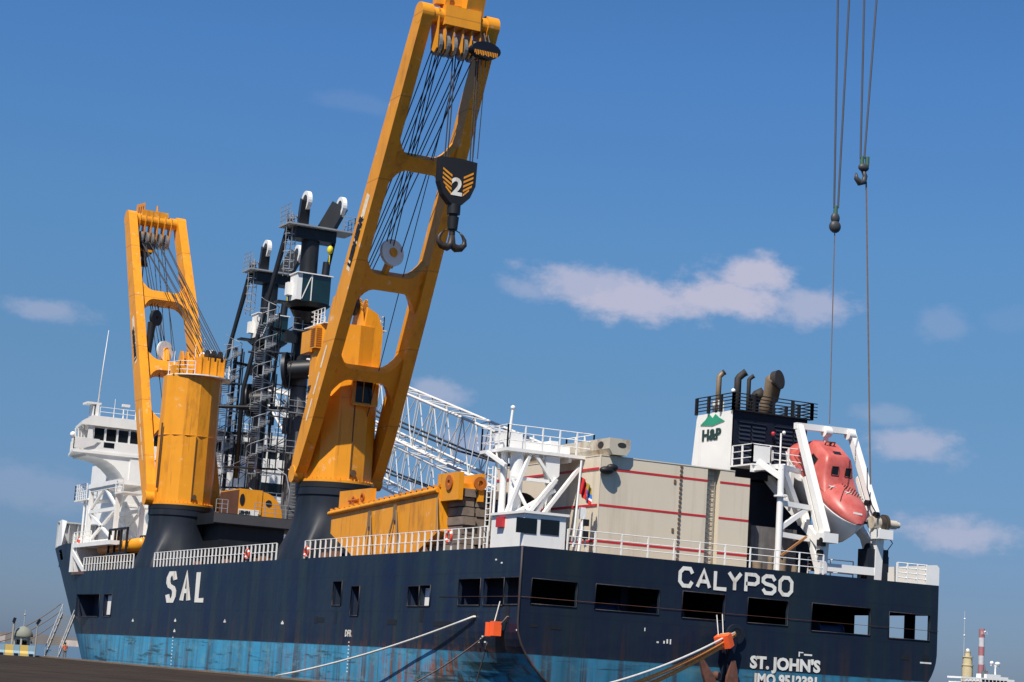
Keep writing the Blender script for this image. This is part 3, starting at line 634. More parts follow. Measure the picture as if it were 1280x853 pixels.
for q0, q1, w in (((.5, 3.4, 8.3), (2.0, 3.7, PZ-.2), .28), ((2.15, 3.4, 8.3), (.9, 3.7, PZ-1.8), .26), ((1.95, 3.4, 8.4), (3.9, 3.7, PZ-1.5), .32), ((2.8, 3.4, 8.2), (5.9, 3.9, PZ-.2), .3), ((1.0, 3.4, 8.3), (3.9, 3.8, PZ-2.2), .26),
                  ((2.5, 3.7, 8.2), (3.9, 3.8, 10.6), .3), ((.5, 3.9, PZ-1.0), (-.0, 5.5, PZ-.15), .3), ((2.4, 3.7, PZ-.2), (3.8, 3.7, PZ-1.8), .26)):
    b.bar(q0, q1, w*.72, w*.72)
b.prism([(3.0, PZ-.15), (4.1, PZ-.15), (4.1, PZ-1.3), (3.5, PZ-1.9)][::-1], (0, 4.3, 0), X, Z, .6); b.cyl((3.7, 4.2, 8.1), (3.7, 4.2, PZ-1.2), .2); b.bar((.9, 3.8, PZ-1.7), (4.0, 3.8, PZ-1.7), .2, .2)
b.box((.9, 5.2, PZ+.08), (2.2, 6.4, PZ+1.2)); b.box((2.2, 5.3, PZ+.3), (5.6, 6.2, PZ+.75)); b.box((4.2, 5.2, PZ+.05), (4.7, 6.2, PZ+1.0))
b.bar((.25, 5.1, DZ), (.25, 5.1, PZ-1.0), .06, .06); b.bar((.25, 5.7, DZ), (.25, 5.7, PZ-1.0), .06, .06)
for i in range(14): b.cyl((.25, 5.1, DZ+.3+i*.35), (.25, 5.7, DZ+.3+i*.35), .03, n=5)
tw = part('lookout_tower', b, white, ship, 'white braced tower carrying a railed platform')
b = MB(); b.rail([(.35, 7.1, PZ+.08), (.35, 3.55, PZ+.08), (6.3, 3.55, PZ+.08), (6.3, 7.1, PZ+.08), (.35, 7.1, PZ+.08)], h=1.4, step=1.1, bars=3, r=.03, post=.04); part('railing', b, white_rail, tw)
b = MB(); b.cyl((.55, 3.9, PZ), (.75, 3.9, 14.7), .1, .08); b.sphere((.75, 3.9, 14.75), .15); part('mast', b, white, tw)
b = MB(); b.cyl((4.35, 1.2, DZ), (4.6, 1.2, 8.4), .12); b.box((4.3, 1.1, 8.2), (4.7, 1.3, 8.9)); b.bar((4.0, 1.2, DZ), (4.4, 1.2, 8), .1, .1); b.bar((4.9, 1.2, DZ), (4.5, 1.2, 8), .1, .1); part('mast', b, white, ship)
b = MB(); b.box((4.5, .95, 7.0), (4.85, 1.1, 7.5)); part('lamp', b, black, ship); b = MB(); b.box((4.5, .95, 7.8), (4.85, 1.1, 8.2)); part('lamp', b, black, ship)

# ---------------------------------------------------------------- deckhouse and funnel
FX, FY, FT = 18.6, 7.0, 16.95
b = MB(); b.box((17.2, 7.3, DZ), (25.4, 16, 12.4)); dh = part('deckhouse', b, navy_dark, ship)
b = MB(); b.box((17.8, 3.0, DZ), (21.3, 7.2, 9.1)); 
part('mesh_cage', b, mat('grey_mesh_panel', (.12, .11, .11), .7, var=.3, vscale=1.5, dirt=(.3, .29, .27), dirt_amt=.5, streak=(1.4, 1.4, .1)), ship, 'grey mesh screened cage behind the stern rail')
b = MB(); 
brown_gear = mat('brown_deck_gear', (.2, .15, .1), .8, var=.4, vscale=2)
for x0, y0, w, h_ in ((17.5, 1.7, .8, .6), (18.4, 1.6, .5, .9), (19.2, 1.5, .7, 1.0), (20.3, 1.7, .5, .5)):
    b = MB(); b.cyl((x0, y0, DZ), (x0, y0, DZ+h_), w*.4, n=10); part('deck_fitting', b, brown_gear, ship)
b = MB()
bt = on_x(866, 585, FX); tt = on_x(872, 518, FX)
prof = [(FY, 12.5), (bt.y+.3, 12.5), (tt.y, FT), (FY, FT)]
b.add([(FX, y, z) for y, z in prof]+[(24.6, y, z) for y, z in prof], [(4, 5, 6, 7), (0, 4, 7, 3), (2, 3, 7, 6), (1, 2, 6, 5)])
fn = part('funnel', b, navy_dark, ship)
b = MB(); b.add([(FX-.02, y, z) for y, z in prof]+[(FX+.1, y, z) for y, z in prof], [(0, 1, 2, 3), (7, 6, 5, 4), (0, 4, 5, 1), (1, 5, 6, 2), (2, 6, 7, 3), (3, 7, 4, 0)]); part('side_panel', b, white, fn)
b = MB()
for x0, x1, z0, z1 in ((19.1, 20.0, 13.7, 16.2), (20.15, 21.2, 13.7, 16.2), (22.0, 23.4, 13.7, 16.2), (23.5, 24.4, 13.7, 16.2)):
    for i in range(9):
        z = z0+(z1-z0)*i/9; b.add([(x0, FY-.12, z), (x1, FY-.12, z), (x1, FY-.01, z+.22), (x0, FY-.01, z+.22)], [(0, 1, 2, 3)])
    b.box((x0-.06, FY-.14, z0-.06), (x1+.06, FY-.005, z0)); b.box((x0-.06, FY-.14, z1), (x1+.06, FY-.005, z1+.06))
part('louvre', b, mat('louvre_navy', (.014, .02, .036), .5), fn)
b = MB(); b.box((21.35, FY-.12, 13.9), (21.9, FY-.02, 14.6)); part('notice_board', b, lgrey, fn)
b = MB(); b.sphere((21.7, FY-.25, 15.7), .14); part('lamp', b, red, fn)
b = MB(); y_, z_ = on_x(891, 536, FX).y, on_x(891, 536, FX).z
b.prism([(-1.5, .02), (0, -.12), (1.5, .1), (.85, .36), (.35, .66), (.0, .4), (-.45, .72), (-.85, .36)], (FX-.04, y_, z_+.3), -Y, Z, .03); part('emblem', b, green, fn, 'green twin peaked mountain emblem')
b = MB(); text_mb(b, 'H&P', (FX-.04, y_+1.25, z_-.75), -Y, Z, 1.0, .01, .05, sx=1.25); part('lettering', b, mat('dark_green_lettering', (.02, .05, .045), .5), fn)
b = MB(); b.rail([(FX-.1, tt.y, FT), (FX-.1, FY-.2, FT), (24.8, FY-.2, FT), (24.8, tt.y, FT)], h=1.15, step=1.45, bars=5, r=.04, post=.09)
for i in range(5):
    z = FT+1.15*(i+1)/5; b.cyl((FX-.1, FY-.2, z), (FX-.1, FY-.6, z), .03, n=5, caps=True); b.cyl((24.8, FY-.2, z), (25.25, FY-.2, z), .03, n=5)
b.box((FX-.15, FY-.25, FT), (24.85, FY+.1, FT+.08)); part('railing', b, black, fn)
def pipe(pts, r_, m_, n=18):
    b = MB(); b.tube(pts, r_, n)
    return part('exhaust_pipe', b, m_, fn)
def elbow(px, py_top, y, r_, m_, lean):
    p = on_y(px, py_top, y); zt2 = p.z-r_
    pts = [(p.x-lean*1.0, y, FT-.2), (p.x-lean*1.0, y, zt2-r_*1.2)]
    for i in range(1, 6):
        a = i/5*R(60); pts.append((p.x-lean+lean*math.sin(a)*1.1, y-r_*1.5*(1-math.cos(a)), zt2-r_*1.2+r_*2.0*math.sin(a)))
    e = pipe(pts, r_, m_)
    q = Vector(pts[-1]); d = (Vector(pts[-1])-Vector(pts[-2])).normalized(); b = MB(); b.cyl(q-d*r_*.2, q+d*r_*.35, r_*1.06, r_*1.08, n=18); b.cyl(q+d*r_*.352, q+d*r_*.36, r_*.9, n=18); part('pipe_mouth', b, soot, fn)
elbow(904, 464.5, 9.5, .18, funnel_metal, .3); elbow(930, 464.5, 9, .24, soot, .45); elbow(941, 469.5, 8.6, .14, soot, .28)
p0 = on_y(957, 512, 8.2); pm = on_y(973, 475, 7.2)
pts = [Vector((p0.x, 8.2, FT-.1)), Vector((p0.x, 8.2, FT+.75)), Vector((p0.x+.04, 8.15, FT+1.0)), Vector((p0.x+.2, 7.95, FT+1.28)), pm-Vector((.17, -.3, .06)), pm]
pipe(pts, [.44, .44, .47, .53, .6, .64], funnel_metal, 24)
q = pm; d = Vector((.42, -.88, .12)).normalized(); b = MB(); b.cyl(q-d*.3, q+d*.12, .62, .66, n=24); b.cyl(q+d*.122, q+d*.13, .58, n=24); part('pipe_mouth', b, soot, fn)
b = MB(); b.tube([(p0.x-.1, 9.6, FT), (p0.x-.1, 9.6, FT+1.2), (p0.x+.1, 9.4, FT+1.6), (p0.x+.4, 9.1, FT+1.8)], .42, 16); part('exhaust_pipe', b, soot, fn)
b = MB(); b.sphere((FX+.35, FY+.6, FT+1.4), .15); b.cyl((FX+.35, FY+.6, FT), (FX+.35, FY+.6, FT+1.3), .06); b.box((FX+.3, FY+2.2, FT), (FX+.7, FY+3, FT+.9)); part('lamp', b, white, fn)
# white balcony behind the funnel
b = MB(); bz = 13.25
arch = [(18.6, bz-.1), (18.6, bz-.55)]+[(18.9+.6*i, bz-.55+.3*math.sin(math.pi*min(1, i/5))) for i in range(6)]+[(22.3, bz-.75), (24.4, bz-.9), (24.4, bz-.1)]
b.prism(arch, (0, 4.5, 0), X, Z, -.15); b.box((18.6, 4.4, bz-.1), (24.4, 7, bz)); 
ba = part('balcony', b, white, ship)
b = MB(); b.rail([(18.65, 6.9, bz), (18.65, 4.55, bz), (24.3, 4.55, bz)], h=1.3, step=1.45, bars=3, r=.03, post=.05); b.box((18.75, 4.5, bz+.15), (20.1, 4.56, bz+1.2)); b.cyl((20.8, 4.5, bz), (20.8, 4.5, bz+2.2), .06); b.sphere((20.95, 4.4, bz+2.25), .12); part('railing', b, white, ba)

# ================================================================== SHIP CRANES
def ship_crane(cx, cy, head_dir, luff, label, big):
    """tower on its column at (cx,cy); boom of two tapered legs and three cross beams leaning to head_dir (+1 forward, -1 aft)"""
    z0 = 11.75
    c = thing('deck_crane', label, 'crane', (cx, cy, z0), 'two heavy lift cranes on the ship')
    b = MB(); b.cyl((cx, cy, z0), (cx, cy, z0+.42), 3.05, n=64)
    for i in range(60):
        a = 2*math.pi*i/60; p = Vector((cx+math.cos(a)*2.9, cy+math.sin(a)*2.9, 0)); b.cyl(p+Z*(z0-.32), p+Z*z0, .1, n=6)
    part('slewing_ring', b, black, c)
    b = MB(); b.cyl((cx, cy, z0+.42), (cx, cy, z0+.62), 2.98, n=64)
    zt = 24.3; n = 14; rings = []
    for z, r_ in ((z0+.62, 2.78), (zt-2, 2.72), (zt, 2.75)):
        rings.append([Vector((cx+math.cos(2*math.pi*(i+.5)/n)*r_, cy+math.sin(2*math.pi*(i+.5)/n)*r_, z)) for i in range(n)])
    b.loft(rings, False)
    for z in (z0+6.9,): b.cyl((cx, cy, z), (cx, cy, z+.05), 2.79, n=n)
    for i in range(48):
        a = 2*math.pi*i/48; p = Vector((cx+math.cos(a)*2.88, cy+math.sin(a)*2.88, z0+.62)); b.cyl(p, p+Z*.12, .06, n=6)
    part('tower', b, orange, c)
    # luffing geometry
    u = Vector((0, head_dir*math.cos(luff), math.sin(luff)))          # along the boom
    nrm = Vector((0, -head_dir*math.sin(luff), math.cos(luff)))*1     # upper face of the boom
    LEN = 36.2 if big else 34.7; pv = Vector((cx, cy, z0+.95)); hw0, hw1 = 3.15, 2.62
    bm_ = MB()
    def leg_pt(s, side): return pv+u*(s*LEN)+X*side*(hw0+(hw1-hw0)*s)
    def wid(s): return (1.15, 2.0, 2.15, 1.85, 1.5)[0]*0+[1.0, 1.9, 2.15, 2.0, 1.75, 1.5][min(5, int(s*5))] if False else 0
    prof = [(0, .9), (.03, 1.5), (.12, 1.95), (.4, 2.1), (.7, 1.85), (1.0, 1.5)]
    for side in (-1, 1):
        rings = []
        for s, dep in prof:
            p = leg_pt(s, side); t = .44
            rings.append([p-X*t-nrm*dep/2, p+X*t-nrm*dep/2, p+X*t+nrm*dep/2, p-X*t+nrm*dep/2])
        bm_.loft(rings, False)
        bm_.cyl(leg_pt(0, side)-X*.5, leg_pt(0, side)+X*.5, .65, n=20); bm_.cyl(leg_pt(1, side)-X*.46, leg_pt(1, side)+X*.46, .78, n=20)
        bm_.box(pv+X*side*2.75+Vector((-.12 if side < 0 else -.12, -.7, -.35)), pv+X*side*2.75+Vector((.12, .7, .75)))
    for s, h in ((.24, .85), (.445, 1.2), (.70, 1.1)):
        hw = hw0+(hw1-hw0)*s-.4; top = []; bot = []
        for i in range(17):
            x = -hw+2*hw*i/16; q = abs(x)/hw; e = max(0, (q-.45)/.55)**2.2*1.5
            top.append((x, h/2+e)); bot.append((x, -h/2-e))
        o = pv+u*(s*LEN); bm_.prism(bot+top[::-1], o-nrm*.6, X, u, 1.2*(1 if X.cross(u).dot(nrm) > 0 else -1))
    # head: cross tubes, cheek plates
    hd = pv+u*LEN; k = 1 if X.cross(u).dot(nrm) > 0 else -1
    bm_.cyl(hd-X*2.6, hd+X*2.6, .62, n=20)
    if big: bm_.box(hd+Vector((-1.3, -.8, -.7)), hd+Vector((1.5, .8, .75)))
    else: bm_.box(hd+Vector((-1.6, -.5, .2)), hd+Vector((1.2, .5, 1.0)))
    for x in (-1.75, -1.15, -.5, .2, .9, 1.6):
        bm_.prism([(-.62, -2.5), (-.2, -2.75), (.25, -2.5), (.75, -.2), (.6, .5), (-.6, .5)], hd+X*x, Y*-head_dir, Z, .09)
    if big: bm_.bar(hd-X*1.1+Z*.7, hd-X*1.1+Z*1.6+u*.6, .35, .9); bm_.bar(hd+X*.9+Z*.5, hd+X*1.0+Z*2.2+u*.9, 1.6, 1.2)
    if not big:
        for i in range(4): bm_.bar(hd+X*(-2.0+.22*i)+Z*.5, hd+X*(-2.0+.22*i)+Z*(1.5+.1*i), .1, .4, up=(0, 1, 0))
        bm_.cyl(hd+X*.1+Z*.9, hd+X*.1+Z*1.7, .1, n=8)
    else: bm_.bar(hd-X*1.9+Z*1.1, hd+X*.2+Z*1.25, .6, .5)
    boom = part('boom', bm_, orange_boom, c)
    b = MB()
    for x in (-1.45, -.85, -.3, .55, 1.25): b.disc_ring(hd+X*x-Z*2.05-Y*head_dir*.05, X, .25, .82, .24, 24)
    part('sheave', b, mat('steel_sheave', (.3, .29, .27), .4, metal=.5, var=.3, vscale=3) if 'steel_sheave' not in bpy.data.materials else bpy.data.materials['steel_sheave'], boom)
    # white rope wheel standing on the middle cross beam
    o = pv+u*(.44*LEN+2.4)-nrm*.25*k*0+X*(-.35); wn = (X*.25+Vector((0, -1, .1))).normalized() if big else (X*.55+Vector((0, -1, .1))).normalized()
    b = MB(); b.disc_ring(o, wn, .3, 1.02, .12, 32); b.disc_ring(o+wn*.2, wn, .3, 1.02, .05, 32); part('rope_wheel', b, white, boom)
    b = MB(); b.cyl(o-wn*.2, o+wn*.35, .34, n=16); b.bar(o+wn*.2, pv+u*(.44*LEN+.5)+X*(-.5), .35, .45); b.bar(o+wn*.25+Z*.1, o+wn*.2-u*1.2, .5, .3); part('wheel_bracket', b, orange, boom)
    # tower top: sheave frame, platform, railings
    b = MB()
    yb = -head_dir*.4
    for x in (-1.25, -.75, .75, 1.25):
        b.prism([(-1.2, 0), (1.3, 0), (.8, 1.6), (.35, 2.5), (-.2, 2.6), (-.7, 1.6)], (cx+x, cy, zt-.05), Y*-head_dir, Z, .16)
    if big:
        b.prism([(-1.0, -4.2), (1.0, -4.2), (1.05, -.1), (.55, 1.1), (-.3, 1.5)], (cx+.9, cy-2.45, zt), X, Z, -.35)
        b.box((cx-.4, cy-2.95, 18.2), (cx+1.75, cy-2.3, 21.2))
    else:
        b.box((cx+.1, cy-1.6, zt), (cx+2.5, cy+.6, zt+2.0)); b.box((cx-2.4, cy-1.5, zt+.0), (cx-.6, cy-.4, zt+.9)); b.box((cx+2.3, cy+.2, zt-2.1), (cx+3.0, cy+1.2, zt-.4))
        for i in range(4): b.box((cx+.1+i*.75, cy-1.72, zt+.1), (cx+.2+i*.75, cy-1.6, zt+2.0))
    part('sheave_frame', b, orange, c)
    b = MB()
    for i in range(3):
        pp = Vector((cx-.5+.5*i, cy+.2, zt+2.0)) if big else Vector((cx+.9+.62*i, cy-.9, zt+2.0)); b.disc_ring(pp, X, .2, .78, .22, 20)
    part('sheave', b, black, c)
    b = MB()
    if big:
        b.box((cx-2.6, cy-1.6, zt), (cx+2.6, cy+2.6, zt+.08)); b.rail([(cx-2.5, cy-1.3, zt+.08), (cx-2.5, cy+1.5, zt+.08), (cx-1, cy+2.4, zt+.08)], h=1.15, step=.75, bars=3, r=.025, post=.03); b.rail([(cx+1.8, cy-1.2, zt+.08), (cx+2.6, cy-1.0, zt+.08), (cx+2.5, cy+1, zt+.08)], h=1.15, step=.7, bars=3, r=.025, post=.03)
    else:
        n_ = 20; b.prism([(3.1*math.cos(a), 3.1*math.sin(a)) for a in [2*math.pi*i/n_ for i in range(n_)]], (cx+.5, cy-.2, zt), X, Y, .1)
        b.rail([(cx+2.7, cy-2.3, zt+.1), (cx+3.5, cy-.4, zt+.1), (cx+2.8, cy+2.2, zt+.1)], h=1.2, step=.8, bars=3, r=.03, post=.035); b.rail([(cx-2.5, cy-.2, zt+.1), (cx-2.0, cy-2.0, zt+.1), (cx-.8, cy-2.9, zt+.1)], h=1.2, step=.8, bars=3, r=.03, post=.035)
        for x, h in ((.4, 3.6), (1.2, 4.2), (3.2, 2.8), (-1.6, 2.6)): b.cyl((cx+x, cy+1.2, zt), (cx+x, cy+1.2, zt+h), .035, n=5)
        b.sphere((cx+1.9, cy+.9, zt+2.7), .45); b.sphere((cx+1.1, cy+.9, zt+2.4), .4)
    part('platform', b, white, c)
    # details of each tower
    if big:
        b = MB(); b.box((cx-3.0, cy+.1, 22.2), (cx-2.3, cy+1.9, 23.9)); b.box((cx-3.0, cy-.1, 22.4), (cx-1.8, cy-1.0, 24.1)); part('vent_box', b, orange, c)
        b = MB()
        for i in range(9): b.box((cx-3.04, cy-.95, 22.55+i*.165), (cx-2.9, cy-.15, 22.62+i*.165)); b.box((cx-2.9, cy-1.03, 22.55+i*.165), (cx-2.2, cy-.99, 22.62+i*.165))
        part('vent_slats', b, mat('dark_orange', (.3, .09, .01), .6), c)
        b = MB(); b.box((cx-.1, cy-3.0, 18.35), (cx+1.2, cy-2.94, 20.7)); part('window', b, glass, c)
        b = MB(); b.box((cx-.35, cy-3.05, 18.1), (cx+1.5, cy-2.9, 18.25)); b.box((cx+.45, cy-3.03, 18.4), (cx+.5, cy-3.0, 20.6)); part('window_frame', b, orange, c)
        b = MB(); text_mb(b, 'LIEBHERR', on_x(383.5, 490, cx-2.72)+Y*.15, -Y, Z, .62, .01, .02, sx=.95)
    else:
        b = MB(); text_mb(b, 'LIEBHERR', (cx-2.8, cy+1.2, 16.5), -Y, Z, .4, .01, .02)
    if big: part('lettering', b, black, c)
    b = MB(); b.box((cx-2.9, cy-.9, z0+1.9), (cx-2.74, cy-.85, z0+8)); b.box((cx-.05, cy-2.85, z0+.7), (cx+.0, cy-2.74, z0+6.8)); b.cyl((cx+.2, cy-2.8, z0+1.2), (cx+.2, cy-2.95, z0+1.2), .25, n=10)
    part('pipe_run', b, mat('dark_pipe', (.1, .06, .03), .6) if 'dark_pipe' not in bpy.data.materials else bpy.data.materials['dark_pipe'], c)
    # maker's name up the port leg, on a white strip
    s0, s1 = .60, .47
    strip = MB(); face = lambda s, off: leg_pt(s, -1)-X*(.445+.012)+nrm*off
    a0, a1 = (.60, .47)
    strip.add([face(.455, -.3), face(.62, -.3), face(.62, .35), face(.455, .35)], [(0, 1, 2, 3)])
    for i in range(3): strip.add([face(.12+i*.06, -.05), face(.17+i*.06, -.05), face(.17+i*.06, .22), face(.12+i*.06, .22)], [(0, 1, 2, 3)])
    part('name_strip', strip, mat('worn_white_strip', (.72, .6, .45), .6, var=.2, vscale=3) if 'worn_white_strip' not in bpy.data.materials else bpy.data.materials['worn_white_strip'], boom)
    b = MB(); xd = u; yd = nrm if (xd.cross(nrm)).dot(-X) > 0 else -nrm
    text_mb(b, 'LIEBHERR', face(.465, 0)-X*.015-yd*.27, xd, yd, .82, .006, .05, sx=1.12)
    part('lettering', b, black, boom)
    # running ropes from head to tower top
    b = MB(); ht = hd-Z*2.05-Y*head_dir*.3
    top = Vector((cx, cy+.2, zt+2.5)) if big else Vector((cx+1.5, cy-.9, zt+2.6))
    rr = .045
    for i in range(8):
        a = ht+X*(-1.6+.45*i)-Z*(.5*(i % 2)); e = top+X*(-.9+.24*i); b.cyl(a, e, rr, n=5, caps=False)
    for i in range(3): b.cyl(ht+X*(-1.5+i*.25), o+X*(-.5+.3*i)+Z*.3, rr, n=5, caps=False)
    b.cyl(ht+X*1.0, o+Z*.2+X*.8, rr, n=5, caps=False); b.cyl(ht+X*.6, pv+u*(.1*LEN)+X*1.2, rr*.8, n=5, caps=False)
    if not big:
        for x in (-1.3, -.2, .3): b.cyl(ht+X*x, pv+u*(.2*LEN)+X*(x*.3-.5), rr, n=5, caps=False)
    part('luffing_rope', b, rope_dark, c)
    return c, pv, u, nrm, hd
aft_crane = ship_crane(CR[0][0], CR[0][1], -1, R(62.8), 'orange tower crane nearer the stern, its boom raised aft with a hook block numbered two', True)
fwd_crane = ship_crane(CR[1][0], CR[1][1], 1, R(59.5), 'orange tower crane nearer the bow, its boom leaning forward past the white wheelhouse', False)

def hook_block(px, py, yp, scale, label, striped, number, x_ref=None):
    o = on_y(px, py, yp); c = thing('hook_block', label, 'hook block', o); s = scale
    ax = Vector((1, 0, 0))
    b = MB(); b.prism([(-1.45*s, 1.65*s), (-1.42*s, -.1*s), (-1.05*s, -1.0*s), (-.45*s, -1.6*s), (.45*s, -1.6*s), (1.05*s, -1.0*s), (1.42*s, -.1*s), (1.45*s, 1.65*s), (.0, 1.75*s)], o+Y*.35*s, X, Z, .7*s)
    part('cheek', b, black, c)
    b = MB()
    for sg in (-1, 1):
        for i in range(5):
            z = .75*s-i*.32*s; x0, x1 = sg*1.2*s, sg*.45*s
            lim = 1.25 if z > .0 else 1.25+z/s*.62
            x0 = sg*max(.5, min(1.2, lim))*s
            b.add([o+X*x0+Z*(z)-Y*.36*s, o+X*x1+Z*(z-.45*s)-Y*.36*s, o+X*x1+Z*(z-.29*s)-Y*.36*s, o+X*x0+Z*(z+.15*s)-Y*.36*s], [(0, 1, 2, 3)])
    part('warning_stripes', b, orange, c)
    b = MB(); text_mb(b, number, o-Z*.95*s-X*.48*s-Y*.365*s, X, Z, 1.75*s, .01, .05*s); part('lettering', b, white_clean, c)
    b = MB(); b.cyl(o-Z*1.6*s, o-Z*2.3*s, .48*s, n=14); b.cyl(o-Z*2.3*s, o-Z*2.5*s, .3*s, n=14); b.cyl(o-Z*2.5*s, o-Z*3.4*s, .42*s, .36*s, n=14)
    part('swivel', b, black, c)
    # ramshorn hook
    b = MB(); q = o-Z*3.3*s; b.cyl(q, q-Z*.5*s, .22*s, n=12)
    for sg in (-1, 1):
        pts = [q-Z*.4*s]
        for i in range(13):
            a = R(-70+i*19); pts.append(q+X*sg*(.48+.42*math.cos(a+R(-20)))*s*1.05+Z*(-.95+.5*math.sin(-a-R(20))*-1)*s)
        pts = [q+X*sg*x_*s+Z*z_*s for x_, z_ in ((0, -.45), (.02, -1.2), (.35, -1.42), (.75, -1.36), (1.02, -1.08), (1.0, -.75), (.82, -.45), (.6, -.25))]
        b.tube(pts, [.2*s, .3*s, .3*s, .26*s, .2*s, .15*s, .1*s, .05*s], 10); b.tube([pts[-1], q+X*sg*.2*s-Z*.1*s], .04*s, 5)
    part('hook', b, mat('dark_hook_iron', (.03, .022, .018), .5) if 'dark_hook_iron' not in bpy.data.materials else bpy.data.materials['dark_hook_iron'], c)
    return c, o
hd2 = aft_crane[4]; hd1 = fwd_crane[4]
blk, o = hook_block(569.5, 229, hd2.y, 1.0, 'black striped hook block numbered two, hanging from the tallest orange boom', True, '2')
b = MB()
for x0, x1 in ((-1.0, -.9), (-.78, -.7), (1.0, .95), (1.2, 1.1)): b.cyl(o+X*x0+Z*1.5, Vector((o.x+x1, hd2.y, hd2.z-2.0)), .05, n=5, caps=False)
part('hoist_rope', b, rope_dark, blk)
o = on_y(606, 64, hd2.y-.9)
c = thing('hook_block', 'small dark sheave block with orange stripes under the tallest boom head', 'hook block', o)
b = MB(); b.prism([(1.15*math.cos(a)*1.0, .62*math.sin(a)) for a in [2*math.pi*i/20 for i in range(20)]], o+Y*.3, X, Z, .6); part('cheek', b, navy_dark, c)
b = MB()
for i in range(14): b.prism([(-.95+i*.135, -.14-.12*abs(math.sin(i))), (-.88+i*.135, -.14-.12*abs(math.sin(i))), (-.86+i*.135, .12), (-.93+i*.135, .12)], o-Y*.3-Z*.22, X, Z, .015)
part('warning_stripes', b, orange, c)
b = MB(); b.cyl(o+X*.1+Z*.5, Vector((o.x+.1, hd2.y-.3, hd2.z-.5)), .06, n=5); b.cyl(o+X*.4+Z*.5, Vector((o.x+.4, hd2.y-.3, hd2.z-.5)), .06, n=5); b.cyl(o-X*.2-Z*.5, o-X*.35-Z*.5-Z*7.5, .035, n=5); b.cyl(o+X*.15-Z*.5, o+X*.0-Z*.5-Z*7.5, .035, n=5); part('hoist_rope', b, rope_dark, c)
# hook hanging on the forward crane
o = on_y(181, 313, hd1.y-.5)
c = thing('hook_block', 'black hook block hanging under the boom head of the crane nearer the bow', 'hook block', o)
b = MB(); b.prism([(-1.0, .7), (-1.0, .1), (-.35, -.7), (.35, -.7), (1.0, .1), (1.0, .7)], o+Y*.3, X, Z, .6); b.cyl(o-Z*.7, o-Z*1.2, .3, n=12); b.cyl(o-Z*1.3, o-Z*1.7, .42, n=12); part('cheek', b, black, c)
b = MB(); b.box(o+Vector((-.85, -.33, -.2)), o+Vector((.85, -.31, .05))); part('warning_stripes', b, orange, c)
b = MB()
for x in (-.7, -.4, .5): b.cyl(o+X*x+Z*.7, Vector((o.x+x+.3, hd1.y-.5, hd1.z-2)), .05, n=5)
b.cyl(o-Z*1.7, o-Z*6, .06, n=5); part('hoist_rope', b, rope_dark, c)
o = on_y(187, 408, hd1.y-9)
c = thing('hook_block', 'black hook and toothed wheel below the upper cross beam of the bow crane', 'hook block', o)
b = MB(); b.disc_ring(o+X*.55+Z*.9, Vector((.7, -1, 0)), .2, .8, .35, 20); b.cyl(o+X*.2+Z*.4, o+X*.1-Z*2.6, .42, .3, n=12); part('cheek', b, black, c)
b = MB(); b.tube([o+X*x_+Z*z_ for x_, z_ in ((.1, -2.6), (.1, -3.4), (.0, -3.9), (.3, -4.3), (.75, -4.2), (.9, -3.7))], [.18, .22, .28, .28, .2, .08], 10); part('hook', b, rustm, c)

# ================================================================== DECK CARGO
# orange lifting beam
px = lambda x, y, p=1.3: on_x(x, y, p)
pl = [px(415, 638), px(440, 693), px(521, 690), px(553, 662), px(560, 611), px(548, 606)]
pl = [px(413, 667), px(440, 695), px(519, 691), px(548, 664), px(549, 607), px(415, 638)]
c = thing('lifting_beam', 'long orange box girder lashed on deck beside the port railing', 'lifting beam', (2.4, 27, DZ))
b = MB(); n = len(pl); vs = [Vector((1.3, p.y, p.z)) for p in pl]+[Vector((3.3, p.y, p.z)) for p in pl]
b.add(vs, [tuple(range(n)), tuple(range(2*n-1, n-1, -1))]+[(i, n+i, n+(i+1) % n, (i+1) % n) for i in range(n)])
part('girder', b, orange, c)
b = MB(); a, e = px(413, 640), px(549, 609); b.cyl(Vector((1.22, a.y, a.z-.15)), Vector((1.22, e.y, e.z-.2)), .17, n=10)
for i in range(22):
    p = a.lerp(e, i/21); b.box((1.3, p.y-.1, p.z), (1.5, p.y+.1, p.z+.22))
part('top_pipe', b, orange, c)
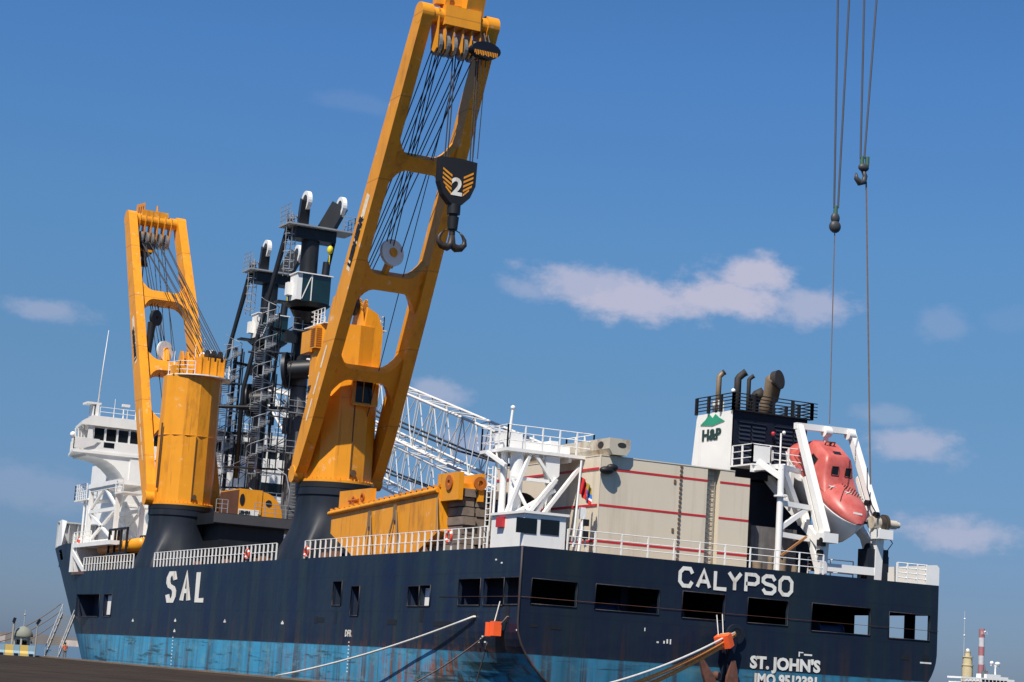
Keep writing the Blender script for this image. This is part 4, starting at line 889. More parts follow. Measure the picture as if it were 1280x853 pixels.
for s in ((415, 640, 615, 455), (545, 610, 598, 572)):
    p0 = px(s[0], s[1]); p1 = px(s[0], s[2]); p2 = px(s[3], s[2]+ (8 if s[0] < 500 else 2)); 
    b = MB(); yy = sorted((p0.y, p2.y)); hgt = p1.z-p0.z
    if s[0] < 500: b.add([(1.8, yy[1], p0.z-.1), (1.8, yy[0], p0.z+.55), (1.8, yy[0], p0.z+1.5), (1.8, yy[1], p0.z+1.55), (2.2, yy[1], p0.z-.1), (2.2, yy[0], p0.z+.55), (2.2, yy[0], p0.z+1.5), (2.2, yy[1], p0.z+1.55)], [(0,1,2,3),(7,6,5,4),(0,4,5,1),(1,5,6,2),(2,6,7,3),(3,7,4,0)])
    else:
        for x0 in (1.4, 2.9): b.box((x0, yy[0], p0.z-.9), (x0+.35, yy[1], p0.z+.9))
        b.box((1.75, yy[0]+1.2, p0.z-.4), (2.9, yy[1]-.3, p0.z+.3))
    part('lug', b, orange, c)
    b = MB(); cc = Vector((1.36, (yy[0]+yy[1])/2-.3, p0.z+.25)) if s[0] > 500 else Vector((1.75, (yy[0]+yy[1])/2, p0.z+.75)); b.disc_ring(cc, X, .18, .5 if s[0] > 500 else .3, .15, 18)
    if s[0] < 500: b.disc_ring(cc-Y*1.6+Z*.15, X, .18, .3, .15, 18); b.cyl(cc+Y*.9, cc-Y*.9, .1)
    else: b.disc_ring(Vector((2.9, yy[0]-.08, p0.z+.25)), Y, .18, .45, .12, 18)
    part('pin_eye', b, mat('dark_orange_eye', (.4, .11, .015), .5) if 'dark_orange_eye' not in bpy.data.materials else bpy.data.materials['dark_orange_eye'], c)
b = MB()
for p_, q_ in (((462, 645), (453, 690)), ((463, 645), (463, 692)), ((494, 638), (481, 690)), ((495, 638), (496, 690)), ((547, 622), (545, 665))):
    a, e = on_x(*p_, 1.2), on_x(*q_, .9); b.bar(a, e, .09, .09)
for p_ in ((462, 648), (494, 640)):
    a = on_x(*p_, 1.24); b.box((1.15, a.y-.18, a.z-.6), (1.3, a.y+.18, a.z+.5))
part('lashing', b, mat('brown_lashing_chain', (.18, .12, .07), .7), c)
# timber beams
ty0 = 12.4
for r_ in range(7):
    for k_ in range(4):
        b = MB(); x0 = 1.95+k_*.95+random.uniform(-.04, .04); z0 = DZ+.05+r_*.605; dy = random.uniform(-.25, .25); h = .55
        b.box((0, dy, 0), (.88, 4.6+dy, h))
        single_o = MB(); single_o.box((x0, ty0+dy, z0), (x0+.86+random.uniform(-.05, .03), ty0+4.4+dy, z0+h+random.uniform(-.03, .03)))
        single('timber_beam', single_o, timber, 'weathered grey timber beam stacked beside the lifting beam', 'timber', (x0, ty0, z0), 'timber beams stacked on the deck')
# beige box with red bands
c = thing('hatch_pontoon_stack', 'tall beige steel block with red bands and a recessed ladder behind the stern rail', 'steel block', (11, 10, DZ))
BX0, BX1, BYA, BYF, BT = 5.75, 16.55, 1.5, 15.5, 12.2
L0, L1 = on_y(882, 650, BYA).x, on_y(898, 650, BYA).x
b = MB(); b.box((BX0, BYA, DZ), (L0, BYF, BT)); b.box((L0, BYA+.55, DZ), (L1, BYF, BT)); b.box((L1, BYA, DZ), (15.4, BYF, BT)); b.box((15.4, BYA, DZ), (BX1, BYF-2, BT-.32)); b.box((BX0-.03, BYA-.03, BT), (15.4, BYF, BT+.06)); b.box((BX0-.04, BYA-.02, DZ), (BX0, BYA+.12, BT))
part('body', b, beige, c)
b = MB()
for z in (7.02, 9.2, 11.42):
    for x0, x1 in ((BX0, L0), (L1, BX1)): b.box((x0, BYA-.012, z-.07), (x1-.0, BYA+.01, z+.07))
    b.box((BX0-.012-.04, BYA+.2, z-.07), (BX0+.01, BYF, z+.07))
part('band', b, red, c)
b = MB(); xl = (L0+L1)/2
for x in (xl-.3, xl+.3): b.bar((x, BYA+.35, DZ), (x, BYA+.35, BT+.05), .06, .06, up=(0, 1, 0))
for i in range(20): b.cyl((xl-.3, BYA+.35, DZ+.2+i*.3), (xl+.3, BYA+.35, DZ+.2+i*.3), .025, n=5)
part('ladder', b, mat('ladder_beige', (.3, .28, .25), .6), c)
b = MB(); xs_ = on_y(849, 640, BYA).x
for i in range(22): b.box((xs_-.09, BYA-.06, DZ+.15+i*.272), (xs_+.09, BYA+.01, DZ+.28+i*.272))
for z in (8.0, 11.0): b.box((xs_-.5, BYA-.05, z), (xs_-.35, BYA, z+.25))
part('rung', b, mat('rusty_brown_rung', (.16, .1, .06), .8), c)
# beige spreader beam on top
c = thing('spreader_beam', 'rusty beige box beam with oval holes lying on the beige steel block', 'steel beam', (6.7, 6, BT+.06))
b = MB(); xb0, xb1 = 6.05, 7.5
b.prism([(0, 0.35), (.25, 0), (1.2, 0), (1.45, .35), (1.45, 1.0), (0, 1.0)], (xb0, 1.1, BT+.1), X, Z, -11.0); part('beam', b, beige_rusty, c)
b = MB(); b.prism([(.3*math.cos(a), .15*math.sin(a)) for a in [2*math.pi*i/16 for i in range(16)]], (xb0+.85, 1.115, BT+.72), X, Z, .04); 
for yy in (2.2, 8): b.prism([(.35*math.cos(a), .22*math.sin(a)) for a in [2*math.pi*i/16 for i in range(16)]], (xb0+.015, yy, BT+.72), -Y, Z, .04)
part('oval_hole', b, soot, c)
b = MB(); b.sphere((6.0, 1.2, 11.3), .5, sq=(1, .6, .5)); b.sphere((6.4, 1.25, 11.5), .4, sq=(1, .6, .6)); single('tarpaulin_bundle', b, black, 'dark bundle hanging at the corner of the beige steel block', 'bundle', (6, 1.2, 11))
# spare black tyre fender behind the stern tower
b = MB(); b.disc_ring((3.9, 8.6, 8.4), Vector((.3, -1, 0)), .6, 1.7, 1.0, 28); single('tyre_fender', b, black, 'big black tyre lying behind the braces of the white tower', 'tyre', (3.9, 8.6, DZ))
# flag
pa, pb = on_y(716, 684, .9), on_y(727, 576, .9)
c = thing('flag', 'red ensign with blue and white wedge hanging limp from a slanted white pole', 'flag', pa)
b = MB(); b.cyl(pa, pb, .07); part('pole', b, white, c)
fp = pa.lerp(pb, .83); fq = pa.lerp(pb, .62)
b = MB(); nn = 10; rows = 8; vs = []
cols_ = []
for i in range(nn):
    for j in range(rows+1):
        t = j/rows; a = fp.lerp(fq, t); w = .95*(i/(nn-1))
        vs.append(a+X*(w*.85+.06)-Z*(w*.75)+Y*(.12*math.sin(i*1.7+j*.4)))
fs = []
for i in range(nn-1):
    for j in range(rows): fs.append((i*(rows+1)+j, (i+1)*(rows+1)+j, (i+1)*(rows+1)+j+1, i*(rows+1)+j+1))
b.add(vs, fs, True)
for k_, f in enumerate(b.f):
    i, j = k_//rows, k_ % rows; v = i/(nn-1); b.mi[k_] = 0
    if v > .45: b.mi[k_] = 2 if j < 3 else (1 if j < 5 else 3)
    if v > .75 and j > 5: b.mi[k_] = 0
part('cloth', b, [flag_red, flag_blue, flag_yellow, white], c)
# orange rescue boat in its black cage
c = thing('rescue_boat', 'orange inflatable rescue boat in a black cage near the bow', 'boat', (2.2, 89, 8.2))
ya, yb_ = on_x(129, 682, 2).y, on_x(180, 678, 2).y
b = MB(); b.tube([(2, ya+.6, 8.5), (2, ya, 8.65), (2, yb_, 8.75)], [.25, .62, .62], 16); part('float_tube', b, orange, c)
b = MB(); b.tube([(3.1, ya+.6, 8.5), (3.1, ya, 8.65), (3.1, yb_, 8.75)], [.25, .62, .62], 16); part('float_tube', b, orange, c)
b = MB()
for i in range(5): b.tube([(2.0+.2*i, ya-2, 7.9), (2.0+.2*i, ya-7, 7.9)], .3, 10)
part('engine_cover', b, orange, c)
b = MB(); yc0, yc1 = on_x(136, 680, 1.2).y, on_x(158, 680, 1.2).y
for i in range(4): y_ = yc0+(yc1-yc0)*i/3; b.bar((1.2, y_, DZ), (1.2, y_, 10.4), .2, .2, up=(0, 1, 0))
for z in (7.9, 10.3): b.bar((1.2, yc0, z), (1.2, yc1, z), .2, .2)
b.bar((2.5, yc1, 9.6), (2.5, yb_+.4, 9.6), .12, .12)
for i in range(5): y_ = yc1+(yb_-yc1)*i/4; b.bar((2.5, y_, 8.8), (2.5, y_, 9.6), .1, .1, up=(0, 1, 0))
part('cage', b, black, c)
# life rings
def lifering(o, ax, label):
    c = thing('life_ring', label, 'life ring', o, 'life rings on the railings'); o = Vector(o); ax = Vector(ax); x = ax.orthogonal().normalized(); y = ax.cross(x)
    b = MB(); n = 24; rings = []
    for i in range(n+1):
        a = 2*math.pi*i/n; d = x*math.cos(a)+y*math.sin(a); rings.append([o+d*(.36+.09*math.cos(q))+ax*.08*math.sin(q) for q in [2*math.pi*k/8 for k in range(8)]])
    b.loft(rings, True, False); part('ring', b, mat('life_ring_red', (.7, .08, .04), .5) if 'life_ring_red' not in bpy.data.materials else bpy.data.materials['life_ring_red'], c)
    b = MB()
    for k_ in range(4):
        rr_ = []
        for i in range(4):
            a = math.pi/2*k_+i*.12; d = x*math.cos(a)+y*math.sin(a); rr_.append([o+d*(.36+.1*math.cos(q))+ax*.09*math.sin(q) for q in [2*math.pi*k/8 for k in range(8)]])
        b.loft(rr_, True, True)
    part('white_band', b, white, c)
lifering(on_x(561, 671, -.05), X, 'red and white life ring on the railing beside the timber stack')
lifering(on_x(383, 690, -.05), X, 'red and white life ring on the railing below the nearer orange crane')
lifering(on_x(309, 693, -.05), X, 'red and white life ring on the railing between the two orange cranes')
lifering(on_x(98, 677, .8), X, 'red and white life ring on the raised forecastle rail')

# ================================================================== HARBOUR CRANES (lying on deck)
def harbour_crane():
    tx, ty, zb, zt = 12.3, 72.0, 12.6, 39.3
    c = thing('harbour_crane', 'dark mobile harbour crane with orange machine house, the nearer of two', 'crane', (tx, ty, zb), 'dark mobile harbour cranes carried on deck')
    b = MB(); b.cyl((tx, ty, zb-1.2), (tx, ty, 26.5), .78, n=18); part('lower_mast', b, mat('mid_grey_mast', (.10, .10, .105), .5, var=.15), c)
    b = MB(); b.cyl((tx, ty, 26.5), (tx, ty, zt-1), .86, n=18); b.cyl((tx, ty, 26.2), (tx, ty, 26.9), .98, n=18); b.cyl((tx, ty, 34), (tx, ty, 34.3), .98, n=18)
    for z in (22, 24): b.cyl((tx, ty, z), (tx, ty, z+.12), .83, n=18)
    part('tower', b, charcoal, c)
    # head
    b = MB(); b.box((tx-1.9, ty-1.0, zt-1.2), (tx+2.2, ty+.9, zt)); 
    part('head', b, charcoal, c)
    for x, dx in ((-1.0, -.0), (1.5, .8)):
        b = MB(); b.bar((tx+x*.9, ty+.2, zt-.2), (tx+x*1.1+dx, ty-.7, zt+2.6), 1.0, 1.5, w2=.85, h2=1.5); part('sheave_arm', b, charcoal, c)
        b = MB(); b.disc_ring((tx+x*1.1+dx+.1, ty-.75, zt+2.45), X, .62, .98, .4, 24); part('sheave', b, white, c)
    b = MB(); b.box((tx-2.9, ty-1.6, zt-.1), (tx+3.9, ty+1.2, zt+.05)); b.rail([(tx-2.8, ty+1.1, zt+.05), (tx-2.8, ty-1.5, zt+.05)], h=1.8, step=.9, bars=4, r=.03, post=.03); b.rail([(tx+2.6, ty-1.5, zt+.05), (tx+3.8, ty-1.5, zt+.05), (tx+3.8, ty+1.1, zt+.05)], h=1.4, step=.9, bars=3, r=.03, post=.03)
    part('platform', b, grey, c)
    # caged ladder from head to cab
    b = MB()
    for x in (-2.5, -2.0): b.cyl((tx+x, ty, 34.4), (tx+x, ty, zt+1.4), .04, n=5)
    for i in range(14): b.cyl((tx-2.5, ty, 35+i*.42), (tx-2.0, ty, 35+i*.42), .03, n=5)
    for i in range(7): b.disc_ring((tx-2.25, ty-.4, 35+i*.85), Z, .5, .56, .06, 10)
    for x, y in ((-2.75, -.6), (-2.25, -.95), (-1.75, -.6)): b.cyl((tx+x, ty+y, 35), (tx+x, ty+y, 40.4), .03, n=5)
    part('caged_ladder', b, grey, c)
    # cab
    b = MB(); b.box((tx-2.0, ty-2.7, 31.9), (tx-1.5, ty-.8, 34.4)); b.box((tx-2.1, ty-2.9, 34.4), (tx+1.5, ty-.6, 34.5)); b.box((tx-2.5, ty-1.6, 32.4), (tx-2.0, ty-.9, 33.6)); b.bar((tx-1.45, ty-2.75, 32), (tx-.6, ty-2.75, 34.3), .07, .07); b.bar((tx-.55, ty-2.75, 31.9), (tx-.55, ty-2.75, 34.4), .08, .08)
    cab = part('cab', b, white, c)
    b = MB(); b.box((tx-1.5, ty-2.7, 31.7), (tx+1.35, ty-.8, 34.38)); part('window', b, greenglass, cab)
    b = MB(); b.cyl((tx-.3, ty-1.2, 31.35), (tx-.3, ty-1.2, 31.75), 1.7, 2.2, n=20); b.cyl((tx-.1, ty-.6, 30.2), (tx-.2, ty-.9, 31.35), .9, 1.6, n=16); b.box((tx-3.4, ty-1.8, 31.6), (tx-1.6, ty-.6, 31.75)); part('cab_bracket', b, charcoal, c)
    b = MB(); b.sphere((tx+1.7, ty-.9, 37.4), .3, sq=(1, 1, 1.4)); b.cyl((tx+1.7, ty-.9, 36.0), (tx+1.7, ty-.9, 37.2), .06); part('lamp', b, mat('yellow_lamp', (.7, .55, .03), .5), c)
    b = MB(); b.cyl((tx+1.5, ty-.6, 34.4), (tx+1.6, ty-.6, 36.2), .38, n=14); part('mast', b, charcoal, c)
    # long struts: head to back, and a slanted one on the far side
    b = MB(); k1, k2, k3, k4 = on_y(362, 279, 73.0), on_y(340, 356, 74.0), on_y(304, 486, 75.5), on_y(294.5, 598, 75.5)
    b.tube([k1+X*.15+Z*.6-Y*.3, k1, k2, k3, k4], [.3, .3, .24, .22, .22], 8); b.cyl(k1+Z*.2, (tx-1, ty, zt-.6), .3, n=8)
    b.tube([(tx+2.4, ty+.0, zt-.7), (tx+1.5, ty-.1, 33), (tx+1.1, ty, 27)], .2, 8)
    b.cyl((tx-2.2, ty+1, 31), (tx-2.2, ty+1, 18), .13, n=6); b.cyl((tx-.2, ty-.2, 29), (tx-3.6, ty-.6, 29.2), .16, n=8); b.cyl((tx-.2, ty-.2, 22), (tx-7, ty+2, 21.6), .16, n=8)
    part('stay', b, charcoal, c)
    # boom drum
    b = MB(); o = Vector((tx-1.4, ty-.7, 25.4)); ax = Vector((.8, -.55, .1)).normalized(); b.cyl(o-ax*.35, o+ax*.0, 1.75, n=28); b.cyl(o, o+ax*2.2, .9, n=18); part('cable_drum', b, charcoal, c)
    # spiral staircase
    b = MB(); sxx, syy = tx-3.9, ty-.8; b.cyl((sxx, syy, zb+3), (sxx, syy, 31.5), .09, n=8)
    steps = 96; hel = []
    for i in range(steps):
        a = i*R(24); z = zb+3+i*(31.2-zb-3)/steps; d = Vector((math.cos(a), math.sin(a), 0)); e = Vector((-d.y, d.x, 0)); p = Vector((sxx, syy, z))
        b.add([p+d*.08-e*.05, p+d*.98-e*.22, p+d*.98+e*.22, p+d*.08+e*.05, p+d*.08-e*.05-Z*.05, p+d*.98-e*.22-Z*.05, p+d*.98+e*.22-Z*.05, p+d*.08+e*.05-Z*.05], [(0,1,2,3),(7,6,5,4),(0,4,5,1),(1,5,6,2),(2,6,7,3),(3,7,4,0)])
        hel.append(p+d*1.0+Z*1.05)
        if i % 3 == 0: b.cyl(p+d*1.0, p+d*1.0+Z*1.05, .025, n=4, caps=False)
    b.tube(hel, .035, 5); 
    for z in (18, 21, 24, 27): b.cyl((sxx, syy, z), (tx, ty, z), .07, n=6)
    part('spiral_staircase', b, grey, c)
    # service platforms and bracing round the tower
    b = MB()
    for z, w0, w1 in ((17.6, -3.2, 1.4), (21.4, -3.4, 1.4), (29.2, -1.6, 1.2)):
        b.box((tx+w0, ty-1.5, z), (tx+w1, ty-.85, z+.08)); b.rail([(tx+w0, ty-1.5, z+.08), (tx+w1, ty-1.5, z+.08)], h=1.1, step=.9, bars=2, r=.025, post=.025)
    part('service_platform', b, grey, c)
    b = MB()
    for z in (16, 21.5, 27):
        b.cyl((tx-6.2+(z-15)*.12, ty+1.5, z), (tx-.6, ty+.2, z+.2), .1, n=6); b.cyl((tx-5.6+(z-15)*.12, ty+1.4, z+.2), (tx-.8, ty+.2, z+2.9), .05, n=5)
        b.cyl((tx-2.6, ty-.9, z), (tx-2.6, ty-.9, z+3.4), .07, n=5)
    for x in (-1.25, -1.0, 1.05): b.tube([(tx+x, ty-.75, 34), (tx+x*1.05, ty-.9, 27), (tx+x, ty-.85, 20), (tx+x, ty-.8, 14)], .06, 5)
    b.cyl((tx-3.0, ty+.8, zb), (tx-2.9, ty+.8, 31), .22, n=8); b.box((tx-1.6, ty-1.3, 19.4), (tx-.9, ty-.75, 20.9)); b.box((tx+.75, ty-1.1, 23.0), (tx+1.3, ty-.6, 24.3)); b.box((tx-2.1, ty-1.3, 28.0), (tx-1.1, ty-.7, 29.1))
    part('bracing', b, charcoal, c)
    # second latticed mast beside the stairs
    b = MB()
    for x in (-.35, .35):
        b.cyl((tx-1.9+x, ty-1.6, zb+3), (tx-1.9+x, ty-1.6, 26), .06, n=5)
    for i in range(14): b.cyl((tx-2.25, ty-1.6, zb+3.5+i*.75), (tx-1.55, ty-1.6, zb+4.2+i*.75 if i % 2 else zb+2.9+i*.75+.6), .035, n=4)
    part('cable_ladder', b, charcoal, c)
    # machine house and deck
    zh = zb-2.15
    b = MB(); b.box((tx-8.0, ty-2.6, zh), (tx+2.0, ty+4, zh+1.0)); b.box((tx-7.2, ty-2.0, zh-2.6), (tx-1, ty+3.6, zh)); b.box((tx-8.6, ty-1.2, zh-4.2), (tx+2.5, ty+3.5, zh-2.9)); b.bar((tx-8.4, ty-1.6, zh-3.4), (tx-.2, ty-2.4, zh-2.9), .2, .25); b.box((tx-4, ty-3.1, zh-5.6), (tx+2.4, ty-2.5, zh-4.8))
    part('undercarriage', b, charcoal, c)
    b = MB(); b.box((tx-5.6, ty-2.0, zh+1.0), (tx-3.4, ty+3.5, zh+3.4)); 
    pf = [(0, 0)]+[(2.1, 0)]+[(2.1*math.cos(a), 2.3*math.sin(a)) for a in [R(q) for q in (0, 20, 40, 60, 75, 90)]][1:]
    b.prism(pf, (tx-3.38, ty+3.4, zh+1.0), X, Z, 5.3)
    hs = part('machine_house', b, orange, c)
    b = MB(); b.box((tx-5.63, ty-1.9, zh+1.05), (tx-5.6, ty+3.4, zh+3.3)); part('side_panel', b, brown_plate, hs)
    b = MB(); b.box((tx-8.05, ty-2.66, zh+.1), (tx+2.05, ty-2.6, zh+.95)); part('deck_edge', b, mat('slate_deck_edge', (.06, .06, .065), .5), c)
    b = MB(); b.cyl((tx-2.7, ty-1.95, zh+2.3), (tx-2.7, ty-1.88, zh+2.3), .3, n=18); part('vent', b, black, hs)
    b = MB(); b.box((tx-5.58, ty-2.03, zh+1.05), (tx-3.6, ty-2.0, zh+1.55)); part('name_strip', b, white, hs)
    b = MB(); text_mb(b, 'LIEBHERR', (tx-5.55, ty-2.04, zh+1.12), X, Z, .42, .01, .02, sx=.62); part('lettering', b, black, hs)
    b = MB(); b.prism([(.3*math.cos(a)*.8, .55*math.sin(a)) for a in [2*math.pi*i/16 for i in range(16)]], (tx-5.3, ty-2.01, zh+2.4), X, Z, .03); part('emblem', b, black, hs)
    b = MB(); b.rail([(tx-4.2, ty-2.5, zh+1.0), (tx+1.8, ty-2.5, zh+1.0)], h=1.2, step=1, bars=3, r=.025, post=.03); b.rail([(tx-7.9, ty-2.5, zh+1.0), (tx-6.8, ty-2.5, zh+1.0)], h=1.2, step=.6, bars=3, r=.025, post=.03)
    for i in range(14): b.box((tx-.9+.02*i, ty-2.4, zh+1.2+i*.3), (tx+.1+.02*i, ty-2.0, zh+1.24+i*.3))
    for x in (-1.0, .2): b.tube([(tx+x, ty-2.5, zh+1.0), (tx+x, ty-2.5, zh+3.6), (tx+x-.4, ty-2.4, zh+5.0), (tx+x-1.4, ty-2.2, zh+5.6)], .06, 6)
    part('railing', b, grey, c)
    # white lattice boom lowered aft
    A = Vector((tx+.6, ty-1.2, 26.3)); E = Vector((tx+2.4, ty-56, 11.4)); d = (E-A).normalized(); up = (Z-d*Z.dot(d)).normalized(); s = d.cross(up)
    Lb = (E-A).length; b = MB(); nb = 21
    def sec(t):
        h = 1.0+min(1, t/.16)*3.0; w = .9+min(1, t/.16)*1.5
        if t > .86: h *= 1-(t-.86)/.14*.7; w *= 1-(t-.86)/.14*.4
        return h, w
    prev = None
    for i in range(nb+1):
        t = i/nb; h, w = sec(t); p = A+d*Lb*t; q = [p+s*w/2+up*h*.3, p-s*w/2+up*h*.3, p-s*w/2-up*h*.7, p+s*w/2-up*h*.7]
        for k_ in range(4):
            if k_ in (1, 3) or i % 2 == 0: b.cyl(q[k_], q[(k_+1) % 4], .055, n=5, caps=False)
            if prev:
                b.cyl(prev[k_], q[k_], .125, n=6, caps=False)
                a2, c2 = (prev[k_], q[(k_+1) % 4]) if i % 2 else (prev[(k_+1) % 4], q[k_]); b.cyl(a2, c2, .045, n=5, caps=False)
        prev = q
    b.bar(A+up*.3-s*.45-d*1.2, A+d*9+up*1.2-s*1.15, .25, .6, w2=.2, h2=.3); b.bar(A-up*.5-s*.45-d*1.2, A+d*9-up*2.8-s*1.15, .25, .6, w2=.2, h2=.3)
    bo = part('lattice_boom', b, mat('white_lattice_paint', (.66, .66, .65), .5, var=.08, dirt=(.35, .33, .3), dirt_amt=.5, streak=(.6, .6, .6)), c)
    b = MB(); b.tube([A+d*4+up*.0, A+d*Lb*.3-up*1.6, A+d*Lb*.6-up*1.4, E-up*.3], .09, 5); b.tube([A+d*4+s*.4, A+d*Lb*.3-up*1.9+s*.4, A+d*Lb*.6-up*1.6+s*.4, E], .09, 5); b.bar(A+d*17+up*1.4, A+d*17+up*1.5+X*1.8-Y*.6, .1, .1); part('boom_rope', b, rope_dark, bo)
    return c
hc = harbour_crane()
h2 = copy_tree(hc); h2.location = (17.2, 96.2, 12.6)
h2['label'] = 'dark mobile harbour crane with a slimmer looking tower, standing farther off toward the wheelhouse'

# ================================================================== LIFEBOAT AND DAVIT
c = thing('lifeboat_davit', 'white steel davit frame holding the red lifeboat over the stern', 'davit', (24, 1, DZ))
XL, XR = 21.8, 26.1
b = MB()
for x, tp, md in ((XL, Vector((XL, 3.94, 16.0)), Vector((XL, .6, 9.1))), (XR, Vector((XR, 4.1, 16.1)), Vector((XR, .8, 9.9)))):
    b.bar(md-Vector((0, 0, .2)), tp, .46, .5, up=(0, -1, 0), w2=.42, h2=.45)
    b.bar(md+Vector((0, .55, -.6)), md.lerp(tp, .5)+Vector((0, .75, 0)), 0.24, .3, up=(0, -1, 0))
b.bar((XL-.25, 4.0, 16.0), (XR+.25, 4.1, 16.1), .36, .4); 
for x in (XL+2.2, XR-.2): b.cyl((x-.25, 3.9, 15.85), (x+.25, 3.9, 15.85), .34, n=14); 
b.bar((XL+2.2, 3.9, 15.8), (XL+2.3, 4.2, 14.6), .25, .3)
part('swing_arm', b, white, c)
b = MB()
for x, md in ((XL, 9.0), (XR, 9.6)):
    b.bar((x, .95, DZ-.02), (x, .75, md), .55, .55, up=(0, 1, 0)); b.box((x-.5, .0, md-.75), (x+.6, .9, md-.15))
    b.bar((x, 1.0, DZ+2.0), (x, 7.6, 13.0), .4, .55); b.bar((x, 1.2, DZ+.3), (x, 2.9, DZ+4.0), .26, .4); b.bar((x-.35, 4.2, DZ+4.7), (x-.35, 4.0, DZ+7.2), .25, .25)
b.bar((XL, .9, DZ+.55), (XR, .9, DZ+.55), .45, .5)
part('base_frame', b, white, c)
b = MB(); 
for x, y, z in ((XL-.4, .3, 8.35), (XR+.4, .3, 9.2), (XL-.35, .6, 7.6), (XR-.35, .6, 10.4), (XR-.4, 1.5, 11.2)): b.cyl((x-.15, y, z), (x+.15, y, z), .2, n=10)
b.box((XL-.7, .2, 8.0), (XL-.2, .5, 8.4)); part('pin', b, black, c)
b = MB(); wp = on_y(1104, 655, .8); b.cyl(wp-X*.4, wp-X*.05, .5, n=18); b.cyl(wp-X*.05, wp+X*.15, .6, n=18); part('winch', b, mat('dark_winch', (.05, .04, .03), .6), c)
b = MB(); b.cyl(wp+X*.15, wp+X*1.0, .28, n=14); b.cyl(wp+X*1.0, wp+X*1.25, .2, n=14); b.cyl(wp-X*1.0, wp-X*.4, .42, n=14); part('winch_motor', b, beige_rusty, c)
b = MB(); b.tube([wp-Z*.6+X*.3, wp-Z*1.2+X*.8, wp-Z*1.7+X*.4, wp-Z*1.7-X*.3], .035, 6); b.tube([on_y(1084, 585, 1), on_y(1084, 610, .8), on_y(1090, 632, .7), on_y(1097, 645, .7)], .04, 6); part('hose', b, black, c)
b = MB(); b.box((XR-.9, 4.4, 13.6), (XR-.1, 4.6, 14.0)); part('floodlight', b, black, c)
# support trestle of the balcony and brace
b = MB(); b.cyl((18.75+.2, 1.6, DZ), (18.75+.2, 1.6, 13.0), .21, n=14); b.disc_ring((18.95, 1.6, 11.0), Z, .2, .42, .1, 16)
b.bar((18.95, 1.6, 12.2), (17.8, 2.6, 13.2), .3, .4); b.bar((18.95, 1.6, 12.9), (21.8, 3.2, 9.6), .35, .5)
for z in (10.6, 8.6): b.bar((19.1, 1.7, z), (21.5, 2.0, z-.1), .28, .32)
b.bar((19.1, 1.7, 9.0), (21.4, 2.0, 10.5), .26, .3); b.bar((18.95, 1.6, 12.9), (18.95, 4.6, 12.95), .3, .3); b.bar((18.95, 1.7, 12.9), (21.6, 3.4, 12.95), .25, .3)
part('trestle', b, white, c)
b = MB(); b.bar((18.9, 1.2, 7.2), (21.0, 1.5, 8.6), .1, .14); part('brace', b, mat('brown_rusty_bar', (.35, .15, .05), .7), c)
b = MB(); b.box((22.6, 2.4, DZ+.4), (22.9, 3.4, DZ+2.3)); part('locker', b, brown_plate, c)

# lifeboat: lofted along a tilted axis
tilt = R(37); BC = Vector((24.0, 3.5, 12.05)); fwd = Vector((0, -math.cos(tilt), -math.sin(tilt))); bup = Vector((0, -math.sin(tilt), math.cos(tilt))); LB = 8.6
bt = thing('lifeboat', 'faded red enclosed free-fall lifeboat with white bottom hanging nose down in its davit', 'lifeboat', BC)
def bpnt(t, x, h): return BC+fwd*((t-.5)*LB)+X*x+bup*h
def bsec(t):   # half width, deck height, gunwale, keel
    w = 1.5*(1-max(0, (t-.6)/.4)**3.0)**.6 if t > .6 else 1.5*(1-.28*max(0, (.25-t)/.25)**1.5)
    return w
b_top = MB(); b_bot = MB(); rt = []; rb = []
ts = [0, .02, .08, .18, .3, .4, .5, .6, .7, .78, .85, .91, .95, .98, .995]
for t in ts:
    w = bsec(t); gun = .0+.15*max(0, t-.6)
    if t < .02: hgt = .35
    else: hgt = 1.0 if t < .6 else 1.0*(1-max(0, (t-.6)/.4)**3.0)**.8+.06
    kd = -2.2*(1-max(0, (t-.72)/.28)**3.0)-.25
    rt.append([bpnt(t, w*math.cos(a), gun+hgt*math.sin(a)**.8) for a in [math.pi*i/16 for i in range(17)]])
    rb.append([bpnt(t, w*1.03*math.copysign(abs(math.cos(a))**.9, math.cos(a)), gun+.02+(kd-gun)*(1-abs(math.cos(a)))**.85) for a in [math.pi*i/16 for i in range(17)]])
b_top.loft(rt, True, True); b_bot.loft(rb, True, True)
part('upper_shell', b_top, boat_red, bt); part('lower_hull', b_bot, boat_white, bt)
